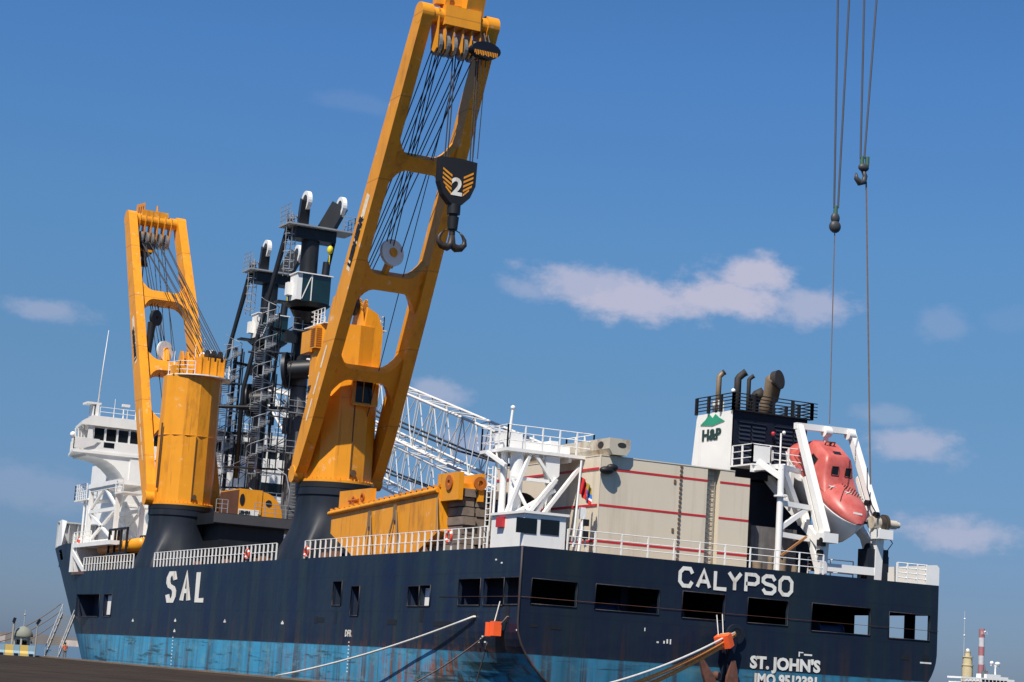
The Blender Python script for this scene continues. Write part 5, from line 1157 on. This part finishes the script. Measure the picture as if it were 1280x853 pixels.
# steering cabin at the after end, boxy with a raked front that runs into the bow
cb = MB(); rc_ = []
for hh, t0, t1, w in ((.55, .10, .70, 1.46), (.95, .12, .63, 1.38), (1.35, .15, .56, 1.27), (1.85, .18, .52, 1.16), (2.15, .21, .49, 1.02), (2.3, .26, .45, .8)):
    rr = []
    for i in range(32):
        a = 2*math.pi*i/32; ca, sa = math.cos(a), math.sin(a); k_ = .32
        rr.append(bpnt((t0+t1)/2+(t1-t0)/2*math.copysign(abs(ca)**k_, ca), w*math.copysign(abs(sa)**k_, sa), hh))
    rc_.append(rr)
cb.loft(rc_, True, True); cabn = part('cabin', cb, boat_red, bt)
frame_m = mat('dark_red_frame', (.2, .03, .025), .5)
def cab_win(x, h, wx, wh, front=True):
    b = MB()
    if front:
        tt = lambda hh: .56+(hh-1.35)/(.5)*(-.04)+.004
        vs = [bpnt(tt(h+j*wh), x+i*wx, h+j*wh) for i, j in ((-1,-1),(1,-1),(1,1),(-1,1))]
        vs += [v-fwd*.12 for v in vs]
    else:
        vs = [bpnt(.37+i*wx/LB, math.copysign(1.27-(h+j*wh-1.35)*.24+.012, x), h+j*wh) for i, j in ((-1,-1),(1,-1),(1,1),(-1,1))]
        vs += [v-X*math.copysign(.1, x) for v in vs]
    b.add(vs, [(0,1,2,3),(7,6,5,4),(0,4,5,1),(1,5,6,2),(2,6,7,3),(3,7,4,0)]); wn_ = part('window', b, glass, cabn)
    b = MB(); b.tube(vs[:4]+vs[:1], .035, 5); part('window_frame', b, frame_m, cabn)
cab_win(-.42, 1.62, .27, .24); cab_win(.62, 1.6, .24, .24); cab_win(-1, 1.45, .35, .25, False); cab_win(1, 1.45, .35, .25, False)
b = MB(); b.add([bpnt(.39, -.25, 2.34), bpnt(.39, .35, 2.34), bpnt(.45, .35, 2.28), bpnt(.45, -.25, 2.28)], [(0, 1, 2, 3)]); part('hatch', b, black, cabn)
b = MB()
for sg in (-1, 1): b.tube([bpnt(.12+.075*i, sg*(1.5 if i < 7 else 1.5-.14*(i-6)), .12-(.1 if i % 2 else 0)) for i in range(9)], .025, 5)
part('grab_line', b, rope_white, bt)
b = MB(); b.tube([bpnt(.3, -.4, 2.3), bpnt(.3, -.4, 2.55), bpnt(.3, .3, 2.55), bpnt(.3, .3, 2.3)], .05, 6); part('handrail', b, rustm, bt)
b = MB()
for x, t in ((-.85, .655), (-.05, .735), (-.0, .93)):
    zz_ = 1.02 if t < .7 else (.98 if t < .8 else .55)
    o_ = bpnt(t, x, zz_*(1-abs(x)**2*.18)+.06)
    e1, e2 = (X*.24+fwd*.13), (X*.24-fwd*.13)
    if t > .9: b.bar(o_-X*.35, o_+X*.25+fwd*.1, .05, .12)
    else: b.bar(o_-e1, o_+e1, .04, .1, up=bup); b.bar(o_-e2, o_+e2, .04, .1, up=bup)
part('white_mark', b, white_clean, bt)
b = MB()
for i, t in enumerate((.62, .65, .68, .71, .74)):
    for j in range(6): 
        x = .05+j*.16; o_ = bpnt(t+.01*j, x, 1.09-.02*j); b.bar(o_-X*.06, o_+X*.05, .03, .05, up=bup)
part('lettering', b, mat('dark_red_stencil', (.12, .03, .02), .7), bt)
b = MB(); b.bar(bpnt(.97, .1, .2), bpnt(.975, .7, .2), .06, .16, up=bup); b.box(bpnt(.72, -1.48, -.3), bpnt(.66, -1.44, -.36)); part('nameplate', b, black, bt)
b = MB(); o_ = bpnt(.3, .0, 2.5); e_ = Vector((XL+2.25, 4.1, 14.7)); b.tube([o_, e_], .09, 6); part('release_hook', b, rustm, bt)
# hoisting lines high above the stern
for (h, tops, low, lab, nm) in (((1044, 275), ((1048, -30), (1063, -30)), (1037, 530), 'dark crane hook on paired wire ropes above the lifeboat davit, hanging lower', 'a'),
                           ((1077, 213), ((1081, -30), (1098, -30)), (1088, 606), 'dark crane hook on paired wire ropes above the lifeboat davit, hanging higher', 'b')):
    yy = -1.2; o = on_y(*h, yy); c = thing('crane_hook', lab, 'hook', o, 'hooks hanging above the stern')
    b = MB()
    for tpx in tops:
        tp = on_y(*tpx, yy); b.cyl(o+Z*.8+X*(.18 if tpx is tops[1] else -.12), tp, .07, n=6)
    part('wire_rope', b, mat('grey_wire_rope', (.07, .075, .09), .6) if 'grey_wire_rope' not in bpy.data.materials else bpy.data.materials['grey_wire_rope'], c)
    b = MB(); b.cyl(o+Z*.35, o+Z*.9, .14, n=10)
    if nm == 'b': b.cyl(o+X*.42+Z*.35, o+X*.42+Z*.95, .14, n=10)
    part('rope_socket', b, mat('green_socket', (.05, .12, .08), .6) if 'green_socket' not in bpy.data.materials else bpy.data.materials['green_socket'], c)
    b = MB(); b.sphere(o+Z*.1, .32, sq=(1, .7, 1.2)) if nm == 'a' else b.sphere(o+X*.15+Z*.2, .36, sq=(1.1, .7, .8))
    b.tube([o+X*x_+Z*z_ for x_, z_ in ((.12, .0), (.3, -.35), (.2, -.75), (-.12, -.85), (-.4, -.6), (-.42, -.25))], [.14, .16, .2, .22, .16, .06], 10) if nm == 'b' else b.sphere(o-Z*.45, .42, sq=(1, .7, 1))
    part('hook', b, mat('grimy_hook_steel', (.05, .052, .055), .5) if 'grimy_hook_steel' not in bpy.data.materials else bpy.data.materials['grimy_hook_steel'], c)
    b = MB(); q = on_y(*low, yy); b.cyl(o-Z*.7+X*(.4 if nm == 'b' else 0), q, .035 if nm == 'a' else .055, n=5); part('tag_line', b, rope_brown, c)

# ================================================================== STERN GEAR
# anchor under its hawse pipe
ap = on_y(918, 793, 0)
b = MB(); b.disc_ring((ap.x, -.1, ap.z), Y, .36, .62, .25, 24); part('hawse_pipe', b, navy, hull); b = MB(); b.cyl((ap.x, -.03, ap.z), (ap.x, -.2, ap.z), .37, n=20); part('hawse_hole', b, black, hull)
c = thing('stern_anchor', 'rusty brown anchor with raised flukes hanging on the stern below the orange rope guard', 'anchor', (ap.x-.3, -.6, -1))
cr_ = on_y(899, 852, -.6)
b = MB(); b.bar(Vector((ap.x-.15, -.35, ap.z-.2)), cr_+X*.2, .3, .3, up=(0, 1, 0), w2=.36, h2=.4); part('shank', b, navy_dark, c)
for tip, base, sg in (((876, 822), (891, 862), -1), ((917, 826), (913, 862), 1)):
    t_, b_ = on_y(*tip, -1.0), on_y(*base, -1.0); b = MB(); m_ = t_.lerp(b_, .55)
    b.loft([[p_+X*dx*w+Y*dy*w*.6 for dx, dy in ((-1, -.6), (1, -.6), (1, .6), (-1, .6))] for p_, w in ((t_, .12), (t_.lerp(b_, .25), .24), (m_, .36), (b_, .45))], False); part('fluke', b, rustm, c)
b = MB(); b.box(cr_+Vector((-.75, -.35, -1.0)), cr_+Vector((.85, .35, -.55))); b.sphere(on_y(895, 845, -.95), .3); part('crown', b, rustm, c)
# rope guards and mooring lines
def catenary(a, e, sag, n=14): return [a.lerp(e, i/n)-Z*sag*4*(i/n)*(1-i/n) for i in range(n+1)]
g = on_y(905, 802, -.9)
c = thing('rope_guard', 'bright orange square rope guard beside the stern anchor', 'rope guard', g, 'orange guards round the mooring ropes')
b = MB(); ax = Vector((.75, .5, .35)).normalized(); yv = Vector((-.42, 0, .9)); xv = yv.cross(ax).normalized(); yv = ax.cross(xv)
b.bar(g-ax*.28, g+ax*.28, .95, .8, up=(-.3, 0, 1)); part('sleeve', b, orange_guard, c)
b = MB(); b.bar(g+ax*.28, g+ax*.4, .6, .8, up=(-.3, 0, 1)); part('collar', b, mat('tan_canvas', (.35, .27, .18), .8), c)
b = MB(); 
for d0, d1 in (((896, 769), (898, 795)), ((903, 768), (904, 793))): b.cyl(on_y(*d0, -.1), on_y(*d1, -.6), .03, n=5)
part('hanging_line', b, rope_white, c)
g2 = on_x(617.5, 786, -.45)
c = thing('rope_guard', 'bright orange square rope guard hanging on the port side near the stern corner', 'rope guard', g2, 'orange guards round the mooring ropes')
b = MB(); b.box(g2+Vector((-.28, -.52, -.42)), g2+Vector((.22, -.03, .42))); b.box(g2+Vector((-.34, .05, -.46)), g2+Vector((.22, .48, .36))); part('sleeve', b, orange_guard, c)
b = MB(); b.cyl(on_x(625, 752, -.02), g2+Z*.4, .03, n=5); part('hanging_line', b, rope_white, c)
def rope(pts, r_, m_, label, name='mooring_rope'):
    b = MB(); b.tube(pts, r_, 8); return single(name, b, m_, label, 'mooring rope', tuple(pts[0]), 'mooring ropes')
QP = lambda px_, py_: on_z(px_, py_, QZ+.05)
a = on_x(592, 771, -.15); e = on_x(345, 845, -2.2)
rope([a+X*.3]+catenary(a, e, .35), .068, rope_white, 'thick white mooring rope running from the port side down to the quay')
a = on_x(634, 771, -.1); e = on_x(500, 862, -1.6)
rope([a+X*.3]+catenary(a, g2, .1, 4)+catenary(g2, e, .3)[1:], .045, rope_brown, 'thin brown mooring rope passing through the orange guard on the port side')
a = on_x(609, 803, -.1); e = on_x(592, 865, -.5)
rope(catenary(a, e, .05), .05, rope_dark, 'short dark rope hanging down the hull below the orange guard on the port side')
for i, (off, m_, lab) in enumerate(((Z*.22, rope_white, 'pale grey mooring rope, uppermost of three leaving the orange guard by the anchor'), (Z*.0, rope_orange, 'tan mooring rope in the middle of three leaving the orange guard by the anchor'), (Z*-.2, rope_orange, 'tan orange mooring rope, lowest of three leaving the orange guard by the anchor'))):
    st = Vector((ap.x-.1, -.2, ap.z))+off*.4; e = on_y(745-i*2, 868+i*3, -16)
    rope([st]+[g+ax*.3+off*.8]+catenary(g-ax*.2+off*1.1, e+off*1.6, .25)[0:], .115 if i else .07, m_, lab)
for px0, py0, px1, py1, lab in ((76, 755, -40, 800, 'faded mooring rope, highest of three running from the bow past the kiosk'), (76, 764, -40, 806, 'faded mooring rope, middle one of three running from the bow past the kiosk'), (78, 772, -40, 822, 'faded mooring rope, lowest of three running from the bow past the kiosk')):
    rope(catenary(on_y(px0, py0, 108), on_y(px1, py1, 104), 1.0), .05, rope_brown, lab)

# ================================================================== QUAY END: gangway, kiosk, barriers, posts, worker
def at_quay(px_, Yp, z=QZ):
    p = on_y(px_, 800, Yp); 
    for _ in range(4):   # refine along the vertical
        d = p-CAM; q = Vector((_r2.dot(d), _u2.dot(d), _f.dot(d))); y_ = 426.5-FPX*q.y/q.z
        pz = on_y(px_, y_, Yp); p = Vector((pz.x, Yp, z))
    return p
ft = at_quay(64, 99.3); tp = on_x(86, 768, hull_off(102, 2)-.2)
c = thing('gangway', 'steep grey stepped gangway leading from the quay up to the bow', 'gangway', ft)
b = MB(); d = (tp-ft).normalized(); s = d.cross(Z).normalized(); k_ = int((tp-ft).length/.27)
for i in range(k_): 
    p = ft.lerp(tp, i/k_); b.bar(p-s*.62, p+s*.62, .22, .05)
part('tread', b, mat('dull_gangway_metal', (.2, .18, .15), .6), c)
b = MB()
for sg in (-1, 1): b.bar(ft+s*sg*.68, tp+s*sg*.68, .08, .28)
b.box(ft+Vector((-.8, -.3, 0)), ft+Vector((.8, .3, .12))); part('stringer', b, mat('worn_gangway_rail', (.3, .28, .25), .6), c)
b = MB()
for sg in (-1, 1):
    b.cyl(ft+s*sg*.7+Z*1.0, tp+s*sg*.7+Z*1.0, .035, n=5)
    for i in range(7): p = ft.lerp(tp, i/6)+s*sg*.7; b.cyl(p, p+Z*1.0, .03, n=5)
part('handrail', b, lgrey, c)
# kiosk
kp = at_quay(26, 99.5); 
c = thing('kiosk', 'small round concrete sentry kiosk with domed roof at the quay end', 'kiosk', kp)
b = MB(); n = 8; r_ = .78
ring = [Vector((math.cos(2*math.pi*(i+.5)/n)*r_, math.sin(2*math.pi*(i+.5)/n)*r_, 0)) for i in range(n)]
for i in range(n):
    a_, e_ = kp+ring[i], kp+ring[(i+1) % n]
    mid = (ring[i]+ring[(i+1) % n]); facing = mid.normalized().dot(Vector((-.6, -.8, 0)).normalized())
    if facing > .9:  # the doorway
        b.bar(a_, a_+Z*1.9, .14, .14, up=(0, 1, 0)); b.bar(e_, e_+Z*1.9, .14, .14, up=(0, 1, 0)); b.add([a_+Z*1.6, e_+Z*1.6, e_+Z*1.95, a_+Z*1.95], [(0, 1, 2, 3)])
    elif facing > .5: b.add([a_, e_, e_+Z*.75, a_+Z*.75], [(0, 1, 2, 3)]); b.add([a_+Z*1.55, e_+Z*1.55, e_+Z*1.95, a_+Z*1.95], [(0, 1, 2, 3)]); b.bar(a_, a_+Z*1.9, .12, .12, up=(0, 1, 0))
    else: b.add([a_, e_, e_+Z*1.95, a_+Z*1.95], [(0, 1, 2, 3)])
part('wall', b, mat('pale_kiosk_plaster', (.5, .49, .45), .8, var=.15, vscale=2), c)
b = MB(); b.loft([[kp+Z*z+Vector((math.cos(2*math.pi*i/16)*q, math.sin(2*math.pi*i/16)*q, 0)) for i in range(16)] for q, z in ((1.0, 1.9), (1.02, 2.0), (.92, 2.35), (.65, 2.7), (.3, 2.88), (.1, 2.95))], True); part('roof', b, mat('grey_green_dome', (.2, .21, .18), .8), c)
b = MB(); b.cyl(kp+Z*2.9, kp+Z*4.6, .03, n=5); b.sphere(kp+Z*4.1, .1); part('mast', b, lgrey, c)
b = MB(); b.box(kp+Vector((-.2, -.1, .0)), kp+Vector((.4, .4, 1.4))); part('interior', b, black, c)
# posts with dark heads
for px_, hgt, lab in ((13.5, 3.3, 'thick grey post with a dark lamp head left of the kiosk'), (43, 3.3, 'thin pale post with a dark lamp head right of the kiosk')):
    q = at_quay(px_, 98.8); c = thing('lamp_post', lab, 'post', q)
    b = MB(); b.cyl(q, q+Z*hgt, .14 if px_ < 20 else .07, .1 if px_ < 20 else .06, n=10); part('pole', b, concrete, c)
    b = MB(); b.bar(q+Z*(hgt-.05)-X*.06, q+Z*(hgt+.42)+X*(.05 if px_ < 20 else .2), .25, .3, up=(0, 1, 0)); part('lamp_head', b, black, c)
# painted barriers
q0, q1 = at_quay(-14, 98.0), at_quay(42, 98.0); nb = 3; span = (q1-q0)/nb
names = ['leftmost yellow and pale blue concrete barrier at the quay end', 'yellow and pale blue concrete barrier in front of the kiosk', 'yellow and pale blue concrete barrier at the right end of its row']
for i in range(nb):
    a_, e_ = q0+span*i+span*.01, q0+span*(i+1)-span*.01; c = thing('concrete_barrier', names[i], 'barrier', a_, 'painted barriers at the quay end')
    b = MB(); prof_ = [(-.32, 0), (.32, 0), (.3, .25), (.14, .5), (.12, 1.08), (-.12, 1.08), (-.14, .5), (-.3, .25)]
    for t0, t1, mi in ((0, .55, 0), (.55, 1.0, 1)):
        b.m = mi; s_, f_ = a_.lerp(e_, t0), a_.lerp(e_, t1); b.prism(prof_, s_, -Y, Z, (f_-s_).length) if (-Y).cross(Z).x > 0 else b.prism([(-p[0], p[1]) for p in prof_][::-1], s_, Y, Z, (f_-s_).length)
    part('block', b, [yellow, ltblue], c)
    b = MB(); m_ = a_.lerp(e_, .75); b.box(m_+Vector((-.2, -.36, .05)), m_+Vector((.2, -.3, .25))); part('lifting_slot', b, black, c)
# a worker beside the gangway
wq = at_quay(80, 92.6); wq.x = min(wq.x, -2.0)
per = thing('person', 'person in an orange red top and khaki trousers standing beside the gangway', 'person', wq)
H = 1.62
J = {'pel': (0, 0, .52), 'waist': (0, 0, .6), 'chest': (0, 0, .74), 'neck': (0, 0, .83), 'head': (0, -.005, .9), 'crown': (0, 0, .97),
     'shl': (-.105, 0, .8), 'ell': (-.15, .01, .64), 'wrl': (-.14, -.05, .5), 'hal': (-.14, -.07, .45), 'shr': (.105, 0, .8), 'elr': (.15, .01, .64), 'wrr': (.16, -.04, .5), 'har': (.16, -.06, .45),
     'hil': (-.055, 0, .5), 'knl': (-.065, -.01, .28), 'anl': (-.07, .01, .045), 'tol': (-.08, -.08, .015), 'hir': (.055, 0, .5), 'knr': (.07, -.01, .28), 'anr': (.075, .01, .045), 'tor': (.085, -.08, .015)}
E_ = [('pel', 'waist'), ('waist', 'chest'), ('chest', 'neck'), ('neck', 'head'), ('head', 'crown'), ('chest', 'shl'), ('shl', 'ell'), ('ell', 'wrl'), ('wrl', 'hal'), ('chest', 'shr'), ('shr', 'elr'), ('elr', 'wrr'), ('wrr', 'har'),
      ('pel', 'hil'), ('hil', 'knl'), ('knl', 'anl'), ('anl', 'tol'), ('pel', 'hir'), ('hir', 'knr'), ('knr', 'anr'), ('anr', 'tor')]
RD = {'pel': .075, 'waist': .07, 'chest': .085, 'neck': .035, 'head': .055, 'crown': .04, 'shl': .045, 'shr': .045, 'ell': .03, 'elr': .03, 'wrl': .022, 'wrr': .022, 'hal': .022, 'har': .022, 'hil': .055, 'hir': .055, 'knl': .042, 'knr': .042, 'anl': .03, 'anr': .03, 'tol': .025, 'tor': .025}
def skinned(keys, grow):
    keys = [k for k in J if k in keys]; me = bpy.data.meshes.new('s'); me.from_pydata([tuple(Vector(J[k])*H) for k in keys], [(keys.index(a), keys.index(e)) for a, e in E_ if a in keys and e in keys], [])
    ob = bpy.data.objects.new('s', me); COL.objects.link(ob); md = ob.modifiers.new('k', 'SKIN')
    for k, v in zip(keys, me.skin_vertices[0].data): v.radius = (RD[k]*H*grow, RD[k]*H*grow*.85)
    me.skin_vertices[0].data[0].use_root = True; ob.modifiers.new('d', 'SUBSURF').levels = 2
    r_ = bpy.data.meshes.new_from_object(ob.evaluated_get(bpy.context.evaluated_depsgraph_get())); b = MB(); b.add([v.co+wq for v in r_.vertices], [tuple(p.vertices) for p in r_.polygons], True)
    bpy.data.objects.remove(ob); return b
part('body', skinned(set(J), 1.0), skin, per)
part('top', skinned({'pel', 'waist', 'chest', 'shl', 'shr', 'ell', 'elr'}, 1.18), vest, per)
part('trousers', skinned({'pel', 'hil', 'hir', 'knl', 'knr', 'anl', 'anr'}, 1.2), trousers, per)
b = MB(); b.sphere(wq+Vector((0, .012, .93))*1+Z*(H-1)*.93, .1, sq=(1, 1, 1.05)); part('hair', b, hair, per)

# ================================================================== FAR SHIPS AND TOWERS AT THE RIGHT
FYD = 700.0
def far(px_, py_, dy=0): return on_y(px_, py_, FYD+dy)
l0, l1 = far(1209, 870, 30), far(1209, 812, 30)
c = thing('lighthouse', 'cream stepped lighthouse tower behind the distant white ship', 'lighthouse', (l1.x, FYD+30, SEA))
b = MB(); cx_ = l1.x+ .4
for z0_, z1_, r_ in ((SEA, 17.5, 2.9), (17.5, 18.0, 3.2), (18.0, 21.8, 2.5), (21.8, 22.3, 2.9), (22.3, 24.5, 1.5), (24.5, 24.8, 1.7)): b.cyl((cx_, FYD+30, z0_), (cx_, FYD+30, z1_), r_, n=8)
part('tower', b, cream, c)
b = MB(); b.sphere((cx_, FYD+30, 25.4), 1.0); part('lantern', b, white, c)
t0, t1 = far(1225, 860, 40), far(1225.5, 786, 40)
c = thing('striped_mast', 'red and white banded chimney tower beside the distant lighthouse', 'tower', (t0.x, FYD+40, SEA))
b = MB(); zt_ = t1.z; z_ = SEA
for i in range(9):
    z1_ = SEA+(zt_-SEA)*(i+1)/9; b.m = i % 2; b.cyl((t0.x+.3, FYD+40, z_), (t0.x+.3, FYD+40, z1_), 1.55, n=12); z_ = z1_
part('shaft', b, [mat('faded_red_band', (.35, .14, .15), .8), mat('faded_white_band', (.5, .48, .5), .8)], c)
b = MB(); b.rail([(t0.x-1.7, FYD+38, zt_-3), (t0.x+2.3, FYD+38, zt_-3)], h=1.4, step=1, bars=2); b.sphere((t0.x+.8, FYD+38, zt_-1.5), .5); part('platform', b, white, c)
m0, m1 = far(1204, 860, 60), far(1204.5, 764, 60)
c = thing('radio_mast', 'thin pale radio mast rising behind the distant lighthouse', 'mast', (m0.x, FYD+60, SEA))
b = MB(); b.cyl((m0.x, FYD+60, SEA), (m0.x-.3, FYD+60, m1.z), .28, .12, n=6); part('pole', b, mat('pale_mast', (.5, .48, .5), .7), c)
b = MB()
for f_ in (.75, .92): b.sphere((m0.x-.2, FYD+60, SEA+(m1.z-SEA)*f_), .5)
part('lamp', b, white, c)
s0, s1 = far(1198, 853), far(1268, 853)
c = thing('distant_ship', 'white ship superstructure with radar mast at the lower right', 'ship', ((s0.x+s1.x)/2, FYD, SEA))
b = MB(); b.box((s0.x+2, FYD, SEA), (s0.x+14, FYD+10, 9.0)); b.box((s0.x+1, FYD-1, 10.4), (s0.x+13, FYD+10, 11.3)); 
for i in range(6): b.box((s0.x+1.2+i*2.3, FYD-.8, 9), (s0.x+1.5+i*2.3, FYD-.5, 10.5))
b.box((s0.x+14, FYD, SEA), (s1.x, FYD+12, 11.4)); b.box((s0.x+18, FYD, 11.4), (s0.x+27, FYD+8, 13.4)); b.box((s0.x+27, FYD, 11.4), (s0.x+32, FYD+8, 12.4)); b.box((s0.x-40, FYD-2, SEA), (s1.x+40, FYD+14, 4.0))
part('superstructure', b, white, c)
b = MB()
for i in range(7): b.box((s0.x+15+i*2.4, FYD-.1, 9.4), (s0.x+16.8+i*2.4, FYD+.1, 10.6))
part('window', b, glass, c)
b = MB(); mx_ = far(1249, 840).x; b.cyl((mx_, FYD+3, 13), (mx_, FYD+3, 18.0), .45, n=8); b.bar((mx_-3, FYD+3, 18.2), (mx_+2.6, FYD+3, 17.6), .5, .9); b.sphere((mx_-2.4, FYD+3, 19.2), 1.0); b.sphere((mx_+1.4, FYD+3, 19), 1.2, sq=(1.3, 1, .8)); part('radar_mast', b, white, c)
b = MB(); dx_ = far(1236, 840).x; b.box((dx_-1.5, FYD+2, 11.4), (dx_+1.2, FYD+4, 15)); b.cyl((dx_, FYD+3, 15), (dx_-.3, FYD+3, 18.5), .5, .1, n=6); part('funnel', b, mat('dark_grey_far', (.12, .13, .15), .7), c)
